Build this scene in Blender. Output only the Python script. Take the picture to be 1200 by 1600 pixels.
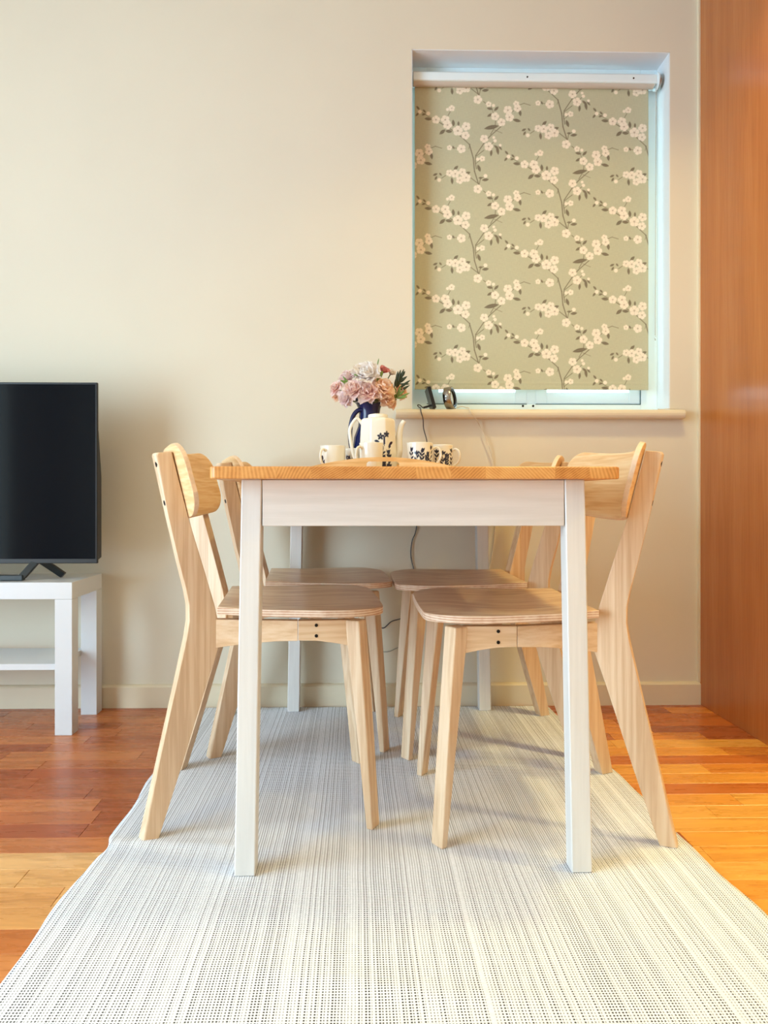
import bpy, bmesh, math, random
import numpy as np
from mathutils import Vector, Matrix

# ------------------------------------------------------------------ clear
for o in list(bpy.data.objects):
    bpy.data.objects.remove(o)
scene = bpy.context.scene
COL = scene.collection
PI = math.pi
CAMD = 2.515          # distance camera - back wall (wall plane is Y = 0)
CAMZ = 0.698
FOC = 1180.0          # focal length in pixels of the 1200 x 1600 frame
YAW = math.radians(1.2)
PX0 = 558 + FOC * math.tan(YAW)   # principal point
PY0 = 775.0

# ------------------------------------------------------------------ camera
cam = bpy.data.cameras.new('camera')
cam.sensor_fit = 'VERTICAL'
cam.sensor_height = 24.0
cam.lens = FOC / 1600 * 24.0
cam.shift_x = (600 - PX0) / 1600
cam.shift_y = -(800 - PY0) / 1600
cam.clip_start = 0.02
camo = bpy.data.objects.new('camera', cam)
camo.location = (0, -CAMD, CAMZ)
camo.rotation_euler = (PI / 2, 0, -YAW)
COL.objects.link(camo)
scene.camera = camo

# ------------------------------------------------------------------ world and light
w = bpy.data.worlds.new('world')
scene.world = w
w.use_nodes = True
bg = w.node_tree.nodes['Background']
bg.inputs[0].default_value = (0.62, 0.85, 1.0, 1)
bg.inputs[1].default_value = 18.0

def area(name, loc, rot, sx, sy, power, color, spread=180):
    l = bpy.data.lights.new(name, 'AREA')
    l.shape = 'RECTANGLE'
    l.size = sx
    l.size_y = sy
    l.energy = power
    l.color = color
    l.spread = math.radians(spread)
    o = bpy.data.objects.new(name, l)
    o.location = loc
    o.rotation_euler = rot
    COL.objects.link(o)
    return o

# daylight entering by the glazed door in the left wall
area('daylight_left', (-2.74, -2.45, 1.05), (0, -PI / 2, 0), 2.0, 2.1, 185, (0.64, 0.83, 1.0))
ADDED_CEIL_LIGHTS = [(2.05, -1.75, 58), (0.80, -0.90, 25), (-0.7, -1.9, 11), (1.3, -2.3, 7), (2.0, -3.2, 22)]  # unseen lamps added for warmth; the left one lifts the dark lower-left wall
for (lx, ly, lp) in ADDED_CEIL_LIGHTS:
    area('added_lamp_light', (lx, ly, 2.40), (0, 0, 0), 0.16, 0.16, lp, (1.0, 0.79, 0.32), 130)

vs = scene.view_settings
vs.view_transform = 'Standard'
vs.look = 'None'
vs.gamma = 1
vs.use_curve_mapping = False
vs.exposure = -1.33

# ------------------------------------------------------------------ helpers
def P(px, py, d):
    """world point seen at frame pixel (px, py) on the plane d metres in front of the camera"""
    a = (px - PX0) / FOC
    fx, fy = math.sin(YAW), math.cos(YAW)
    dx, dy = fx + a * fy, fy - a * fx
    t = d / dy
    return Vector((dx * t, d - CAMD, CAMZ + (PY0 - py) / FOC * t))

def link(o):
    COL.objects.link(o)
    return o

def obj(name, bm, mat, parent=None, smooth=False, bevel=0, seg=2, loc=None):
    me = bpy.data.meshes.new(name)
    bmesh.ops.recalc_face_normals(bm, faces=bm.faces)
    bm.to_mesh(me)
    bm.free()
    if smooth:
        me.polygons.foreach_set('use_smooth', [True] * len(me.polygons))
    if mat is not None:
        me.materials.append(mat)
    o = bpy.data.objects.new(name, me)
    link(o)
    if loc is not None:
        o.location = loc
    if parent is not None:
        o.parent = parent
    if bevel:
        m = o.modifiers.new('bevel', 'BEVEL')
        m.width = bevel
        m.segments = seg
        m.limit_method = 'ANGLE'
        m.angle_limit = math.radians(35)
        m.harden_normals = False
    return o

def thing(name, label, cat, loc=(0, 0, 0), rz=0, group=None):
    o = bpy.data.objects.new(name, None)
    o.empty_display_size = 0.05
    o.location = loc
    o.rotation_euler = (0, 0, rz)
    link(o)
    return tag(o, label, cat, group)

def tag(o, label, cat, group=None, kind=None):
    o['label'] = label
    o['category'] = cat
    if group:
        o['group'] = group
    if kind:
        o['kind'] = kind
    return o

def struct(name, bm, mat, parent=None, **k):
    o = obj(name, bm, mat, parent, **k)
    if parent is None:
        o['kind'] = 'structure'
    return o

def add_box(bm, x0, x1, y0, y1, z0, z1):
    v = [bm.verts.new(p) for p in ((x0, y0, z0), (x1, y0, z0), (x1, y1, z0), (x0, y1, z0),
                                   (x0, y0, z1), (x1, y0, z1), (x1, y1, z1), (x0, y1, z1))]
    for f in ((0, 3, 2, 1), (4, 5, 6, 7), (0, 1, 5, 4), (1, 2, 6, 5), (2, 3, 7, 6), (3, 0, 4, 7)):
        bm.faces.new([v[i] for i in f])
    return v

def box(x0, x1, y0, y1, z0, z1):
    bm = bmesh.new()
    add_box(bm, x0, x1, y0, y1, z0, z1)
    return bm

def add_prism(bm, pts, axis, a, b):
    """extrude the polygon pts (2-D) from a to b along axis ('x','y','z')"""
    def mk(p, t):
        if axis == 'y':
            return (p[0], t, p[1])
        if axis == 'x':
            return (t, p[0], p[1])
        return (p[0], p[1], t)
    A = [bm.verts.new(mk(p, a)) for p in pts]
    B = [bm.verts.new(mk(p, b)) for p in pts]
    n = len(pts)
    bm.faces.new(A)
    bm.faces.new(B[::-1])
    for i in range(n):
        bm.faces.new((A[i], B[i], B[(i + 1) % n], A[(i + 1) % n]))

def prism(pts, axis, a, b):
    bm = bmesh.new()
    add_prism(bm, pts, axis, a, b)
    return bm

def add_lathe(bm, prof, seg=32, cx=0, cy=0, cz=0, close=True):
    rings = []
    for (r, z) in prof:
        if r < 1e-6:
            rings.append([bm.verts.new((cx, cy, cz + z))])
        else:
            rings.append([bm.verts.new((cx + r * math.cos(2 * PI * i / seg), cy + r * math.sin(2 * PI * i / seg), cz + z)) for i in range(seg)])
    for k in range(len(rings) - 1):
        a, b = rings[k], rings[k + 1]
        for i in range(seg):
            j = (i + 1) % seg
            if len(a) == 1 and len(b) == 1:
                continue
            if len(a) == 1:
                bm.faces.new((a[0], b[j], b[i]))
            elif len(b) == 1:
                bm.faces.new((a[i], a[j], b[0]))
            else:
                bm.faces.new((a[i], a[j], b[j], b[i]))

def lathe(prof, seg=32, **k):
    bm = bmesh.new()
    add_lathe(bm, prof, seg, **k)
    return bm

def spline(pts, n=8):
    pts = [Vector(p) for p in pts]
    out = []
    for i in range(len(pts) - 1):
        p0 = pts[max(i - 1, 0)]
        p1, p2 = pts[i], pts[i + 1]
        p3 = pts[min(i + 2, len(pts) - 1)]
        for k in range(n):
            t = k / n
            out.append(0.5 * ((2 * p1) + (-p0 + p2) * t + (2 * p0 - 5 * p1 + 4 * p2 - p3) * t * t + (-p0 + 3 * p1 - 3 * p2 + p3) * t ** 3))
    out.append(pts[-1])
    return out

def add_tube(bm, pts, r, seg=8, flat=1.0):
    """tube along the points; r is a number or a list of radii; flat squashes across"""
    pts = [Vector(p) for p in pts]
    n = len(pts)
    rr = r if isinstance(r, (list, tuple)) else [r] * n
    rings = []
    prev = None
    for i, p in enumerate(pts):
        t = (pts[min(i + 1, n - 1)] - pts[max(i - 1, 0)]).normalized()
        if prev is None:
            u = t.cross(Vector((0, 1, 0)))
            if u.length < 0.2:
                u = t.cross(Vector((0, 0, 1)))
        else:
            u = prev - t * prev.dot(t)
        u.normalize()
        prev = u
        v = t.cross(u)
        rings.append([bm.verts.new(p + (u * math.cos(2 * PI * k / seg) + v * math.sin(2 * PI * k / seg) * flat) * rr[i]) for k in range(seg)])
    for a, b in zip(rings[:-1], rings[1:]):
        for k in range(seg):
            bm.faces.new((a[k], a[(k + 1) % seg], b[(k + 1) % seg], b[k]))
    bm.faces.new(rings[0][::-1])
    bm.faces.new(rings[-1])

def tube(pts, r, seg=8, flat=1.0):
    bm = bmesh.new()
    add_tube(bm, pts, r, seg, flat)
    return bm

def copy_thing(root):
    r = root.copy()
    COL.objects.link(r)
    for ch in list(root.children):
        c = ch.copy()
        COL.objects.link(c)
        c.parent = r
        for g in list(ch.children):
            e = g.copy()
            COL.objects.link(e)
            e.parent = c
    return r

# ------------------------------------------------------------------ materials
def srgb(r, g, b):
    def f(c):
        c /= 255.0
        return c / 12.92 if c <= 0.04045 else ((c + 0.055) / 1.055) ** 2.4
    return (f(r), f(g), f(b), 1)

class N:
    def __init__(s, name):
        s.m = bpy.data.materials.new(name)
        s.m.use_nodes = True
        s.t = s.m.node_tree
        s.p = s.t.nodes['Principled BSDF']
        s.out = s.t.nodes['Material Output']
    def n(s, typ, **kw):
        x = s.t.nodes.new(typ)
        for k, v in kw.items():
            setattr(x, k, v)
        return x
    def l(s, a, b):
        s.t.links.new(a, b)
    def val(s, sock, v):
        if hasattr(v, 'is_output') or isinstance(v, bpy.types.NodeSocket):
            s.l(v, sock)
        else:
            sock.default_value = v
    def math(s, op, a, b=0.0, c=0.0):
        x = s.n('ShaderNodeMath', operation=op)
        s.val(x.inputs[0], a)
        s.val(x.inputs[1], b)
        s.val(x.inputs[2], c)
        return x.outputs[0]
    def mix(s, fac, a, b, blend='MIX'):
        x = s.n('ShaderNodeMix', data_type='RGBA', blend_type=blend)
        s.val(x.inputs[0], fac)
        s.val(x.inputs[6], a)
        s.val(x.inputs[7], b)
        return x.outputs[2]
    def coord(s, kind='Object', scale=(1, 1, 1), rnd=False, loc=(0, 0, 0), rot=(0, 0, 0)):
        tc = s.n('ShaderNodeTexCoord')
        mp = s.n('ShaderNodeMapping')
        mp.inputs['Scale'].default_value = scale
        mp.inputs['Rotation'].default_value = rot
        mp.inputs['Location'].default_value = loc
        src = tc.outputs[kind]
        if rnd:
            oi = s.n('ShaderNodeObjectInfo')
            v = s.n('ShaderNodeVectorMath', operation='SCALE')
            v.inputs[0].default_value = (7.1, 13.7, 5.3)
            s.l(oi.outputs['Random'], v.inputs['Scale'])
            ad = s.n('ShaderNodeVectorMath', operation='ADD')
            s.l(src, ad.inputs[0])
            s.l(v.outputs[0], ad.inputs[1])
            src = ad.outputs[0]
        s.l(src, mp.inputs[0])
        return mp.outputs[0]
    def noise(s, vec, scale, detail=4, rough=0.5, dist=0.0):
        x = s.n('ShaderNodeTexNoise')
        s.l(vec, x.inputs['Vector'])
        x.inputs['Scale'].default_value = scale
        x.inputs['Detail'].default_value = detail
        x.inputs['Roughness'].default_value = rough
        x.inputs['Distortion'].default_value = dist
        return x.outputs['Fac']
    def ramp(s, fac, stops):
        x = s.n('ShaderNodeValToRGB')
        s.l(fac, x.inputs[0])
        e = x.color_ramp.elements
        while len(e) < len(stops):
            e.new(0.5)
        for i, (p, c) in enumerate(stops):
            e[i].position = p
            e[i].color = c
        return x.outputs['Color']
    def bump(s, h, strength=0.2, dist=0.001):
        b = s.n('ShaderNodeBump')
        b.inputs['Strength'].default_value = strength
        b.inputs['Distance'].default_value = dist
        s.l(h, b.inputs['Height'])
        s.l(b.outputs[0], s.p.inputs['Normal'])
    def base(s, v):
        s.val(s.p.inputs['Base Color'], v)
    def rough(s, v):
        s.val(s.p.inputs['Roughness'], v)

def plain(name, col, rough=0.5, metal=0.0, noise=0.03, nscale=30, spec=0.5, bump=0.0):
    a = N(name)
    v = a.coord('Object')
    f = a.noise(v, nscale, 3)
    dk = tuple(c * (1 - noise * 2) for c in col[:3]) + (1,)
    lt = tuple(min(1, c * (1 + noise * 2)) for c in col[:3]) + (1,)
    a.base(a.ramp(f, [(0.3, dk), (0.7, lt)]))
    a.rough(rough)
    a.p.inputs['Metallic'].default_value = metal
    a.p.inputs['Specular IOR Level'].default_value = spec
    if bump:
        a.bump(f, bump, 0.002)
    return a.m

def wood(name, cols, scale=(1, 1, 1), rough=0.45, ns=6.0, fine=40, coat=0.0, rnd=True, bump=0.05, dist=0.6, rot=(0, 0, 0)):
    """grain runs along the object axis whose scale is smallest"""
    a = N(name)
    v = a.coord('Object', scale=scale, rnd=rnd, rot=rot)
    f1 = a.noise(v, ns, 3, 0.55, dist)
    f2 = a.noise(v, fine, 3, 0.6)
    rings = a.math('FRACT', a.math('MULTIPLY', f1, 7.0))
    rings = a.math('ABSOLUTE', a.math('SUBTRACT', rings, 0.5))
    h = a.math('ADD', a.math('MULTIPLY', rings, 1.0), a.math('MULTIPLY', a.math('SUBTRACT', f2, 0.5), 0.9))
    a.base(a.ramp(h, [(0.0, cols[0]), (0.28, cols[1]), (0.55, cols[2])]))
    a.rough(rough)
    if coat:
        a.p.inputs['Coat Weight'].default_value = coat
        a.p.inputs['Coat Roughness'].default_value = 0.12
    if bump:
        a.bump(f2, bump, 0.001)
    return a.m

M = {}
M['wall'] = plain('wall_paint', srgb(221, 213, 194), 0.85, noise=0.008, nscale=3, bump=0.0)
M['trim'] = plain('trim_paint', srgb(224, 212, 186), 0.5, noise=0.008, nscale=5)
M['ceil'] = plain('ceiling_paint', srgb(205, 204, 200), 0.9, noise=0.01)
M['reveal'] = plain('reveal_white_paint', srgb(226, 230, 234), 0.6, noise=0.01, nscale=4)
M['upvc'] = plain('white_plastic_daylight_tint', srgb(230, 247, 255), 0.3, noise=0.004)  # white plastic; cool daylight glow is tinted into the base colour
M['white_lacquer'] = plain('white_lacquer', srgb(212, 214, 217), 0.28, noise=0.006, nscale=8)
M['table_white'] = wood('white_stained_pine', (srgb(211, 208, 204), srgb(216, 213, 209), srgb(220, 217, 213)), scale=(6, 6, 0.25), rough=0.42, ns=2, fine=30, dist=0.1)
M['apron_white'] = wood('white_stained_pine_apron', (srgb(214, 208, 201), srgb(219, 213, 207), srgb(223, 217, 211)), scale=(0.3, 6, 6), rough=0.42, ns=2, fine=30, dist=0.1)
M['screw'] = plain('screw_socket_black', srgb(28, 25, 24), 0.4, metal=0.6)
M['gasket'] = plain('grey_gasket', srgb(70, 100, 110), 0.6)
M['black'] = plain('black_plastic', srgb(20, 22, 26), 0.32)
M['chrome'] = plain('brushed_silver', srgb(170, 165, 158), 0.22, metal=1.0)
M['cable_white'] = plain('white_cable', srgb(225, 215, 195), 0.45)
M['cable_dark'] = plain('dark_grey_cable', srgb(60, 62, 72), 0.45)
M['cable_pale'] = plain('pale_grey_cable', srgb(180, 178, 168), 0.45)
M['ash'] = wood('ash_leg_wood', (srgb(212, 178, 142), srgb(224, 194, 160), srgb(230, 204, 174)), scale=(9, 9, 0.35), rough=0.5, ns=1.6, fine=26, dist=0.2)
M['ash_rail'] = wood('ash_rail_wood', (srgb(210, 172, 132), srgb(222, 188, 150), srgb(228, 198, 164)), scale=(0.5, 9, 9), rough=0.5, ns=1.6, fine=24, dist=0.2)
M['ash_back'] = wood('ash_veneer_back', (srgb(222, 178, 126), srgb(233, 194, 144), srgb(238, 206, 162)), scale=(3, 0.35, 12), rough=0.45, ns=2.0, fine=16, dist=0.1)
M['ash_seat'] = wood('ash_veneer_seat', (srgb(204, 166, 128), srgb(222, 188, 150), srgb(231, 204, 170)), scale=(0.7, 5, 5), rough=0.32, ns=1.7, fine=20, dist=0.5)

def ply_edge():
    a = N('plywood_edge')
    tc = a.coord('Object', scale=(1, 1, 1))
    sx = a.n('ShaderNodeSeparateXYZ')
    a.l(tc, sx.inputs[0])
    s = a.math('SINE', a.math('MULTIPLY', sx.outputs[2], 1250.0))
    f = a.noise(tc, 60, 2)
    h = a.math('ADD', a.math('MULTIPLY', s, 0.35), a.math('ADD', f, 0.0))
    a.base(a.ramp(h, [(0.2, srgb(196, 152, 122)), (0.75, srgb(232, 208, 184))]))
    a.rough(0.6)
    return a.m
M['ply'] = ply_edge()
M['ply_back'] = plain('plywood_back_edge', srgb(226, 196, 166), 0.6, noise=0.05, nscale=90)

def pine_top():
    a = N('oiled_pine_top')
    v = a.coord('Object', scale=(1, 0.15, 1))
    # glued staves about 6 cm wide, each with its own ring angle on the end grain
    tc = a.n('ShaderNodeTexCoord')
    sx = a.n('ShaderNodeSeparateXYZ')
    a.l(tc.outputs['Object'], sx.inputs[0])
    X, Z = sx.outputs[0], sx.outputs[2]
    idx = a.math('FLOOR', a.math('DIVIDE', X, 0.062))
    wn = a.n('ShaderNodeTexWhiteNoise', noise_dimensions='1D')
    a.l(idx, wn.inputs['W'])
    r = wn.outputs['Value']
    slope = a.math('MULTIPLY', a.math('SUBTRACT', r, 0.5), 3.2)
    u = a.math('ADD', X, a.math('MULTIPLY', Z, slope))
    nz = a.noise(v, 9, 2)
    ph = a.math('ADD', a.math('MULTIPLY', u, 950.0), a.math('MULTIPLY', nz, 26.0))
    s = a.math('SINE', ph)
    f = a.noise(v, 45, 3)
    h = a.math('ADD', a.math('MULTIPLY', s, 0.13), a.math('ADD', a.math('MULTIPLY', f, 0.6), a.math('MULTIPLY', r, 0.3)))
    a.base(a.ramp(h, [(0.1, srgb(170, 104, 42)), (0.42, srgb(206, 144, 76)), (0.85, srgb(229, 176, 108))]))
    a.rough(0.38)
    return a.m
M['pine'] = pine_top()
M['tray'] = wood('birch_tray', (srgb(222, 176, 112), srgb(236, 196, 136), srgb(242, 210, 158)), scale=(0.8, 6, 6), rough=0.4, ns=3, fine=25)

def floor_mat():
    a = N('wood_floor_plank')
    oi = a.n('ShaderNodeObjectInfo')
    at = a.n('ShaderNodeAttribute', attribute_name='tone')
    v = a.coord('Object', scale=(1.0, 7.0, 7.0), rnd=True)
    f1 = a.noise(v, 5, 5, 0.6, 0.8)
    f2 = a.noise(a.coord('Object', scale=(1.6, 22, 22), rnd=True), 14, 4, 0.6)
    h = a.math('ADD', a.math('MULTIPLY', f1, 0.65), a.math('MULTIPLY', f2, 0.4))
    shade = a.ramp(h, [(0.30, (0.60, 0.50, 0.42, 1)), (0.48, (0.90, 0.87, 0.84, 1)), (0.72, (1.12, 1.14, 1.16, 1))])
    f3 = a.noise(a.coord('Object', scale=(3.2, 30, 30), rnd=True), 5, 2)
    fleck = a.ramp(f3, [(0.68, (1, 1, 1, 1)), (0.76, (0.66, 0.56, 0.48, 1))])
    c = a.mix(1.0, oi.outputs['Color'], at.outputs['Color'], 'MULTIPLY')
    c = a.mix(1.0, c, shade, 'MULTIPLY')
    c = a.mix(0.8, c, fleck, 'MULTIPLY')
    a.base(c)
    a.rough(a.math('ADD', a.math('MULTIPLY', f1, 0.16), 0.20))
    a.p.inputs['Specular IOR Level'].default_value = 0.5
    a.bump(f2, 0.04, 0.001)
    return a.m
M['floor'] = floor_mat()
M['subfloor'] = plain('subfloor', srgb(60, 35, 20), 0.8)

def cabinet_mat():
    a = N('cherry_veneer')
    v = a.coord('Object', scale=(8, 8, 0.45))
    f1 = a.noise(v, 3.0, 4, 0.55, 0.5)
    f2 = a.noise(a.coord('Object', scale=(30, 30, 0.8)), 9, 3)
    h = a.math('ADD', a.math('MULTIPLY', f1, 0.6), a.math('MULTIPLY', f2, 0.4))
    c = a.ramp(h, [(0.3, srgb(158, 86, 34)), (0.5, srgb(176, 101, 44)), (0.7, srgb(188, 115, 56))])
    f3 = a.noise(a.coord('Object', scale=(10, 10, 1.6)), 3.2, 2)
    kn = a.ramp(f3, [(0.74, (1, 1, 1, 1)), (0.80, (0.78, 0.66, 0.55, 1))])
    a.base(a.mix(0.7, c, kn, 'MULTIPLY'))
    a.rough(0.23)
    a.p.inputs['Specular IOR Level'].default_value = 0.6
    a.bump(f2, 0.03, 0.001)
    return a.m
M['cabinet'] = cabinet_mat()

def rug_mat():
    a = N('woven_cotton_rug')
    tc = a.n('ShaderNodeTexCoord')
    nz = a.n('ShaderNodeTexNoise')
    nz.inputs['Scale'].default_value = 3.0
    nz.inputs['Detail'].default_value = 2
    a.l(tc.outputs['Object'], nz.inputs['Vector'])
    sx = a.n('ShaderNodeSeparateXYZ')
    a.l(tc.outputs['Object'], sx.inputs[0])
    sn = a.n('ShaderNodeSeparateXYZ')
    a.l(nz.outputs['Color'], sn.inputs[0])
    X = a.math('ADD', sx.outputs[0], a.math('MULTIPLY', a.math('SUBTRACT', sn.outputs[0], 0.5), 0.007))
    Y = a.math('ADD', sx.outputs[1], a.math('MULTIPLY', a.math('SUBTRACT', sn.outputs[1], 0.5), 0.012))
    u = a.math('DIVIDE', X, 0.0046)
    v = a.math('DIVIDE', Y, 0.0056)
    iu = a.math('FLOOR', u)
    iv = a.math('FLOOR', v)
    fu = a.math('SUBTRACT', u, iu)
    fv = a.math('SUBTRACT', v, iv)
    wn = a.n('ShaderNodeTexWhiteNoise', noise_dimensions='1D')
    a.l(iu, wn.inputs['W'])
    r = wn.outputs['Value']
    wc = a.n('ShaderNodeCombineXYZ')
    a.l(iu, wc.inputs[0])
    a.l(a.math('FLOOR', a.math('DIVIDE', v, 5.0)), wc.inputs[1])
    wn2 = a.n('ShaderNodeTexWhiteNoise', noise_dimensions='2D')
    a.l(wc.outputs[0], wn2.inputs['Vector'])
    # dark dot of the warp showing between the white weft threads
    off = a.math('MULTIPLY', a.math('SUBTRACT', r, 0.5), 0.30)
    du = a.math('DIVIDE', a.math('SUBTRACT', fu, a.math('ADD', 0.5, off)), a.math('ADD', 0.20, a.math('MULTIPLY', r, 0.14)))
    dv = a.math('DIVIDE', a.math('SUBTRACT', fv, 0.5), 0.30)
    rr = a.math('ADD', a.math('POWER', a.math('ABSOLUTE', du), 3.0), a.math('POWER', a.math('ABSOLUTE', dv), 3.0))
    dot = a.math('SUBTRACT', 1.0, a.n_smooth(rr) if hasattr(a, 'n_smooth') else a.math('MINIMUM', rr, 1.0))
    dot = a.math('MINIMUM', a.math('MULTIPLY', dot, 1.8), 1.0)
    dens = a.math('ADD', 0.36, a.math('MULTIPLY', a.math('ADD', a.math('MULTIPLY', r, 0.8), a.math('MULTIPLY', wn2.outputs['Value'], 0.25)), 0.95))
    # white bare stripes now and then
    wn3 = a.n('ShaderNodeTexWhiteNoise', noise_dimensions='1D')
    a.l(a.math('ADD', iu, 77.3), wn3.inputs['W'])
    on = a.math('GREATER_THAN', wn3.outputs['Value'], 0.01)
    k = a.math('MULTIPLY', a.math('MULTIPLY', dot, dens), on)
    k = a.math('MINIMUM', k, 0.95)
    white = a.ramp(a.noise(a.coord('Object', scale=(1, 1, 1)), 300, 2), [(0.3, srgb(224, 228, 236)), (0.7, srgb(242, 245, 252))])
    a.base(a.mix(k, white, srgb(34, 34, 44)))
    a.rough(0.9)
    a.p.inputs['Specular IOR Level'].default_value = 0.15
    hgt = a.math('SUBTRACT', 1.0, k)
    a.bump(hgt, 0.12, 0.0010)
    return a.m
M['rug'] = rug_mat()

def attr_mat(name, rough=0.5, transl=0.0, coat=0.0, weave=False):
    a = N(name)
    at = a.n('ShaderNodeAttribute', attribute_name='print')
    col = at.outputs['Color']
    if weave:
        f = a.noise(a.coord('Object', scale=(60, 1, 900)), 1.0, 2)
        g = a.noise(a.coord('Object', scale=(900, 1, 60)), 1.0, 2)
        h = a.math('ADD', a.math('MULTIPLY', f, 0.5), a.math('MULTIPLY', g, 0.5))
        col = a.mix(1.0, col, a.ramp(h, [(0.35, (0.92, 0.92, 0.92, 1)), (0.65, (1.05, 1.05, 1.05, 1))]), 'MULTIPLY')
    a.base(col)
    a.rough(rough)
    if coat:
        a.p.inputs['Coat Weight'].default_value = coat
    if transl:
        tr = a.n('ShaderNodeBsdfTranslucent')
        a.l(col, tr.inputs['Color'])
        mx = a.n('ShaderNodeMixShader')
        mx.inputs[0].default_value = transl
        a.l(a.p.outputs[0], mx.inputs[1])
        a.l(tr.outputs[0], mx.inputs[2])
        a.l(mx.outputs[0], a.out.inputs['Surface'])
    return a.m
M['blind'] = attr_mat('printed_blind_fabric', 0.85, transl=0.035, weave=True)
M['china_print'] = attr_mat('printed_china', 0.18, coat=0.3)
M['china'] = plain('cream_china', srgb(238, 232, 220), 0.18, noise=0.006)
M['roll'] = plain('blind_roll_back', srgb(196, 190, 180), 0.8, noise=0.01)
M['navy'] = plain('navy_glaze', srgb(16, 26, 74), 0.2, noise=0.12, nscale=20)
M['navy_light'] = plain('pale_band_glaze', srgb(170, 175, 190), 0.25)
M['screen'] = plain('tv_screen_glass', srgb(14, 18, 24), 0.08, noise=0.0, spec=0.12)
M['tv_black'] = plain('tv_black_case', srgb(7, 8, 11), 0.45)
M['tv_stand'] = plain('tv_stand_dark', srgb(30, 38, 42), 0.4)
M['leaf'] = plain('dark_leaf', srgb(48, 62, 40), 0.5, noise=0.15, nscale=60)
M['leaf_light'] = plain('fresh_leaf', srgb(110, 138, 66), 0.5, noise=0.15, nscale=60)
M['stem'] = plain('green_stem', srgb(84, 110, 60), 0.5)

def petal(name, c1, c2):
    a = N(name)
    at = a.n('ShaderNodeAttribute', attribute_name='print')
    f = a.noise(a.coord('Object'), 120, 3)
    h = a.math('ADD', a.math('MULTIPLY', at.outputs['Fac'], 0.8), a.math('MULTIPLY', f, 0.2))
    c = a.ramp(h, [(0.1, c1), (0.75, c2)])
    a.base(c)
    a.rough(0.7)
    tr = a.n('ShaderNodeBsdfTranslucent')
    a.l(c, tr.inputs['Color'])
    mx = a.n('ShaderNodeMixShader')
    mx.inputs[0].default_value = 0.42
    a.l(a.p.outputs[0], mx.inputs[1])
    a.l(tr.outputs[0], mx.inputs[2])
    a.l(mx.outputs[0], a.out.inputs['Surface'])
    return a.m
M['petal_white'] = petal('petal_white', srgb(250, 234, 230), srgb(254, 250, 248))
M['petal_pink'] = petal('petal_pink', srgb(244, 178, 168), srgb(254, 234, 228))
M['petal_peach'] = petal('petal_peach', srgb(246, 178, 136), srgb(254, 228, 204))
M['petal_lilac'] = petal('petal_lilac', srgb(238, 192, 196), srgb(254, 238, 236))
M['petal_bud'] = petal('petal_bud', srgb(208, 96, 108), srgb(236, 160, 158))

def glass_mat():
    a = N('window_glass')
    g = a.n('ShaderNodeBsdfTransparent')
    g.inputs[0].default_value = (0.94, 0.97, 0.96, 1)
    gl = a.n('ShaderNodeBsdfGlossy')
    gl.inputs['Roughness'].default_value = 0.02
    mx = a.n('ShaderNodeMixShader')
    mx.inputs[0].default_value = 0.06
    a.l(g.outputs[0], mx.inputs[1])
    a.l(gl.outputs[0], mx.inputs[2])
    a.l(mx.outputs[0], a.out.inputs['Surface'])
    return a.m
M['glass'] = glass_mat()

def lamp_mat():
    a = N('lamp_glow')
    a.p.inputs['Emission Color'].default_value = (1.0, 0.78, 0.52, 1)
    a.p.inputs['Emission Strength'].default_value = 6
    return a.m
M['lamp'] = lamp_mat()

# ------------------------------------------------------------------ room shell
RX0, RX1, RY0, RZ1 = -2.6, 3.2, -4.5, 2.45
hl = P(643, 400, CAMD).x
hr = P(1047, 400, CAMD).x
hb = P(845, 641, CAMD).z
ht = P(845, 79, CAMD).z
T = 0.30
REC = 0.10

bm = bmesh.new()
add_box(bm, RX0 - T, hl, 0, T, -0.05, RZ1 + 0.1)
add_box(bm, hr, RX1 + T, 0, T, -0.05, RZ1 + 0.1)
add_box(bm, hl, hr, 0, T, -0.05, hb)
add_box(bm, hl, hr, 0, T, ht, RZ1 + 0.1)
wall_back = struct('wall_back', bm, M['wall'])

bm = bmesh.new()                                    # left wall with the glazed door opening
add_box(bm, RX0 - 0.12, RX0, RY0, -3.65, 0, RZ1)
add_box(bm, RX0 - 0.12, RX0, -1.45, 0, 0, RZ1)
add_box(bm, RX0 - 0.12, RX0, -3.65, -1.45, 2.10, RZ1)
struct('wall_left', bm, M['wall'])
struct('wall_right', box(RX1, RX1 + 0.12, RY0, 0, 0, RZ1), M['wall'])
bm = bmesh.new()
add_box(bm, RX0, RX1, RY0 - 0.12, RY0, 0, RZ1)
struct('wall_front', bm, M['wall'])
struct('ceiling', box(RX0, RX1, RY0, 0, RZ1, RZ1 + 0.1), M['ceil'])

# white lining of the window recess
bm = bmesh.new()
t = 0.003
add_box(bm, hr - t, hr + 0.001, 0.001, REC + 0.06, hb, ht)
add_box(bm, hl - 0.001, hl + t, 0.001, REC + 0.06, hb, ht)
add_box(bm, hl, hr, 0.001, REC + 0.06, ht - t, ht + 0.001)
obj('recess_lining', bm, M['reveal'], wall_back)

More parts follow.
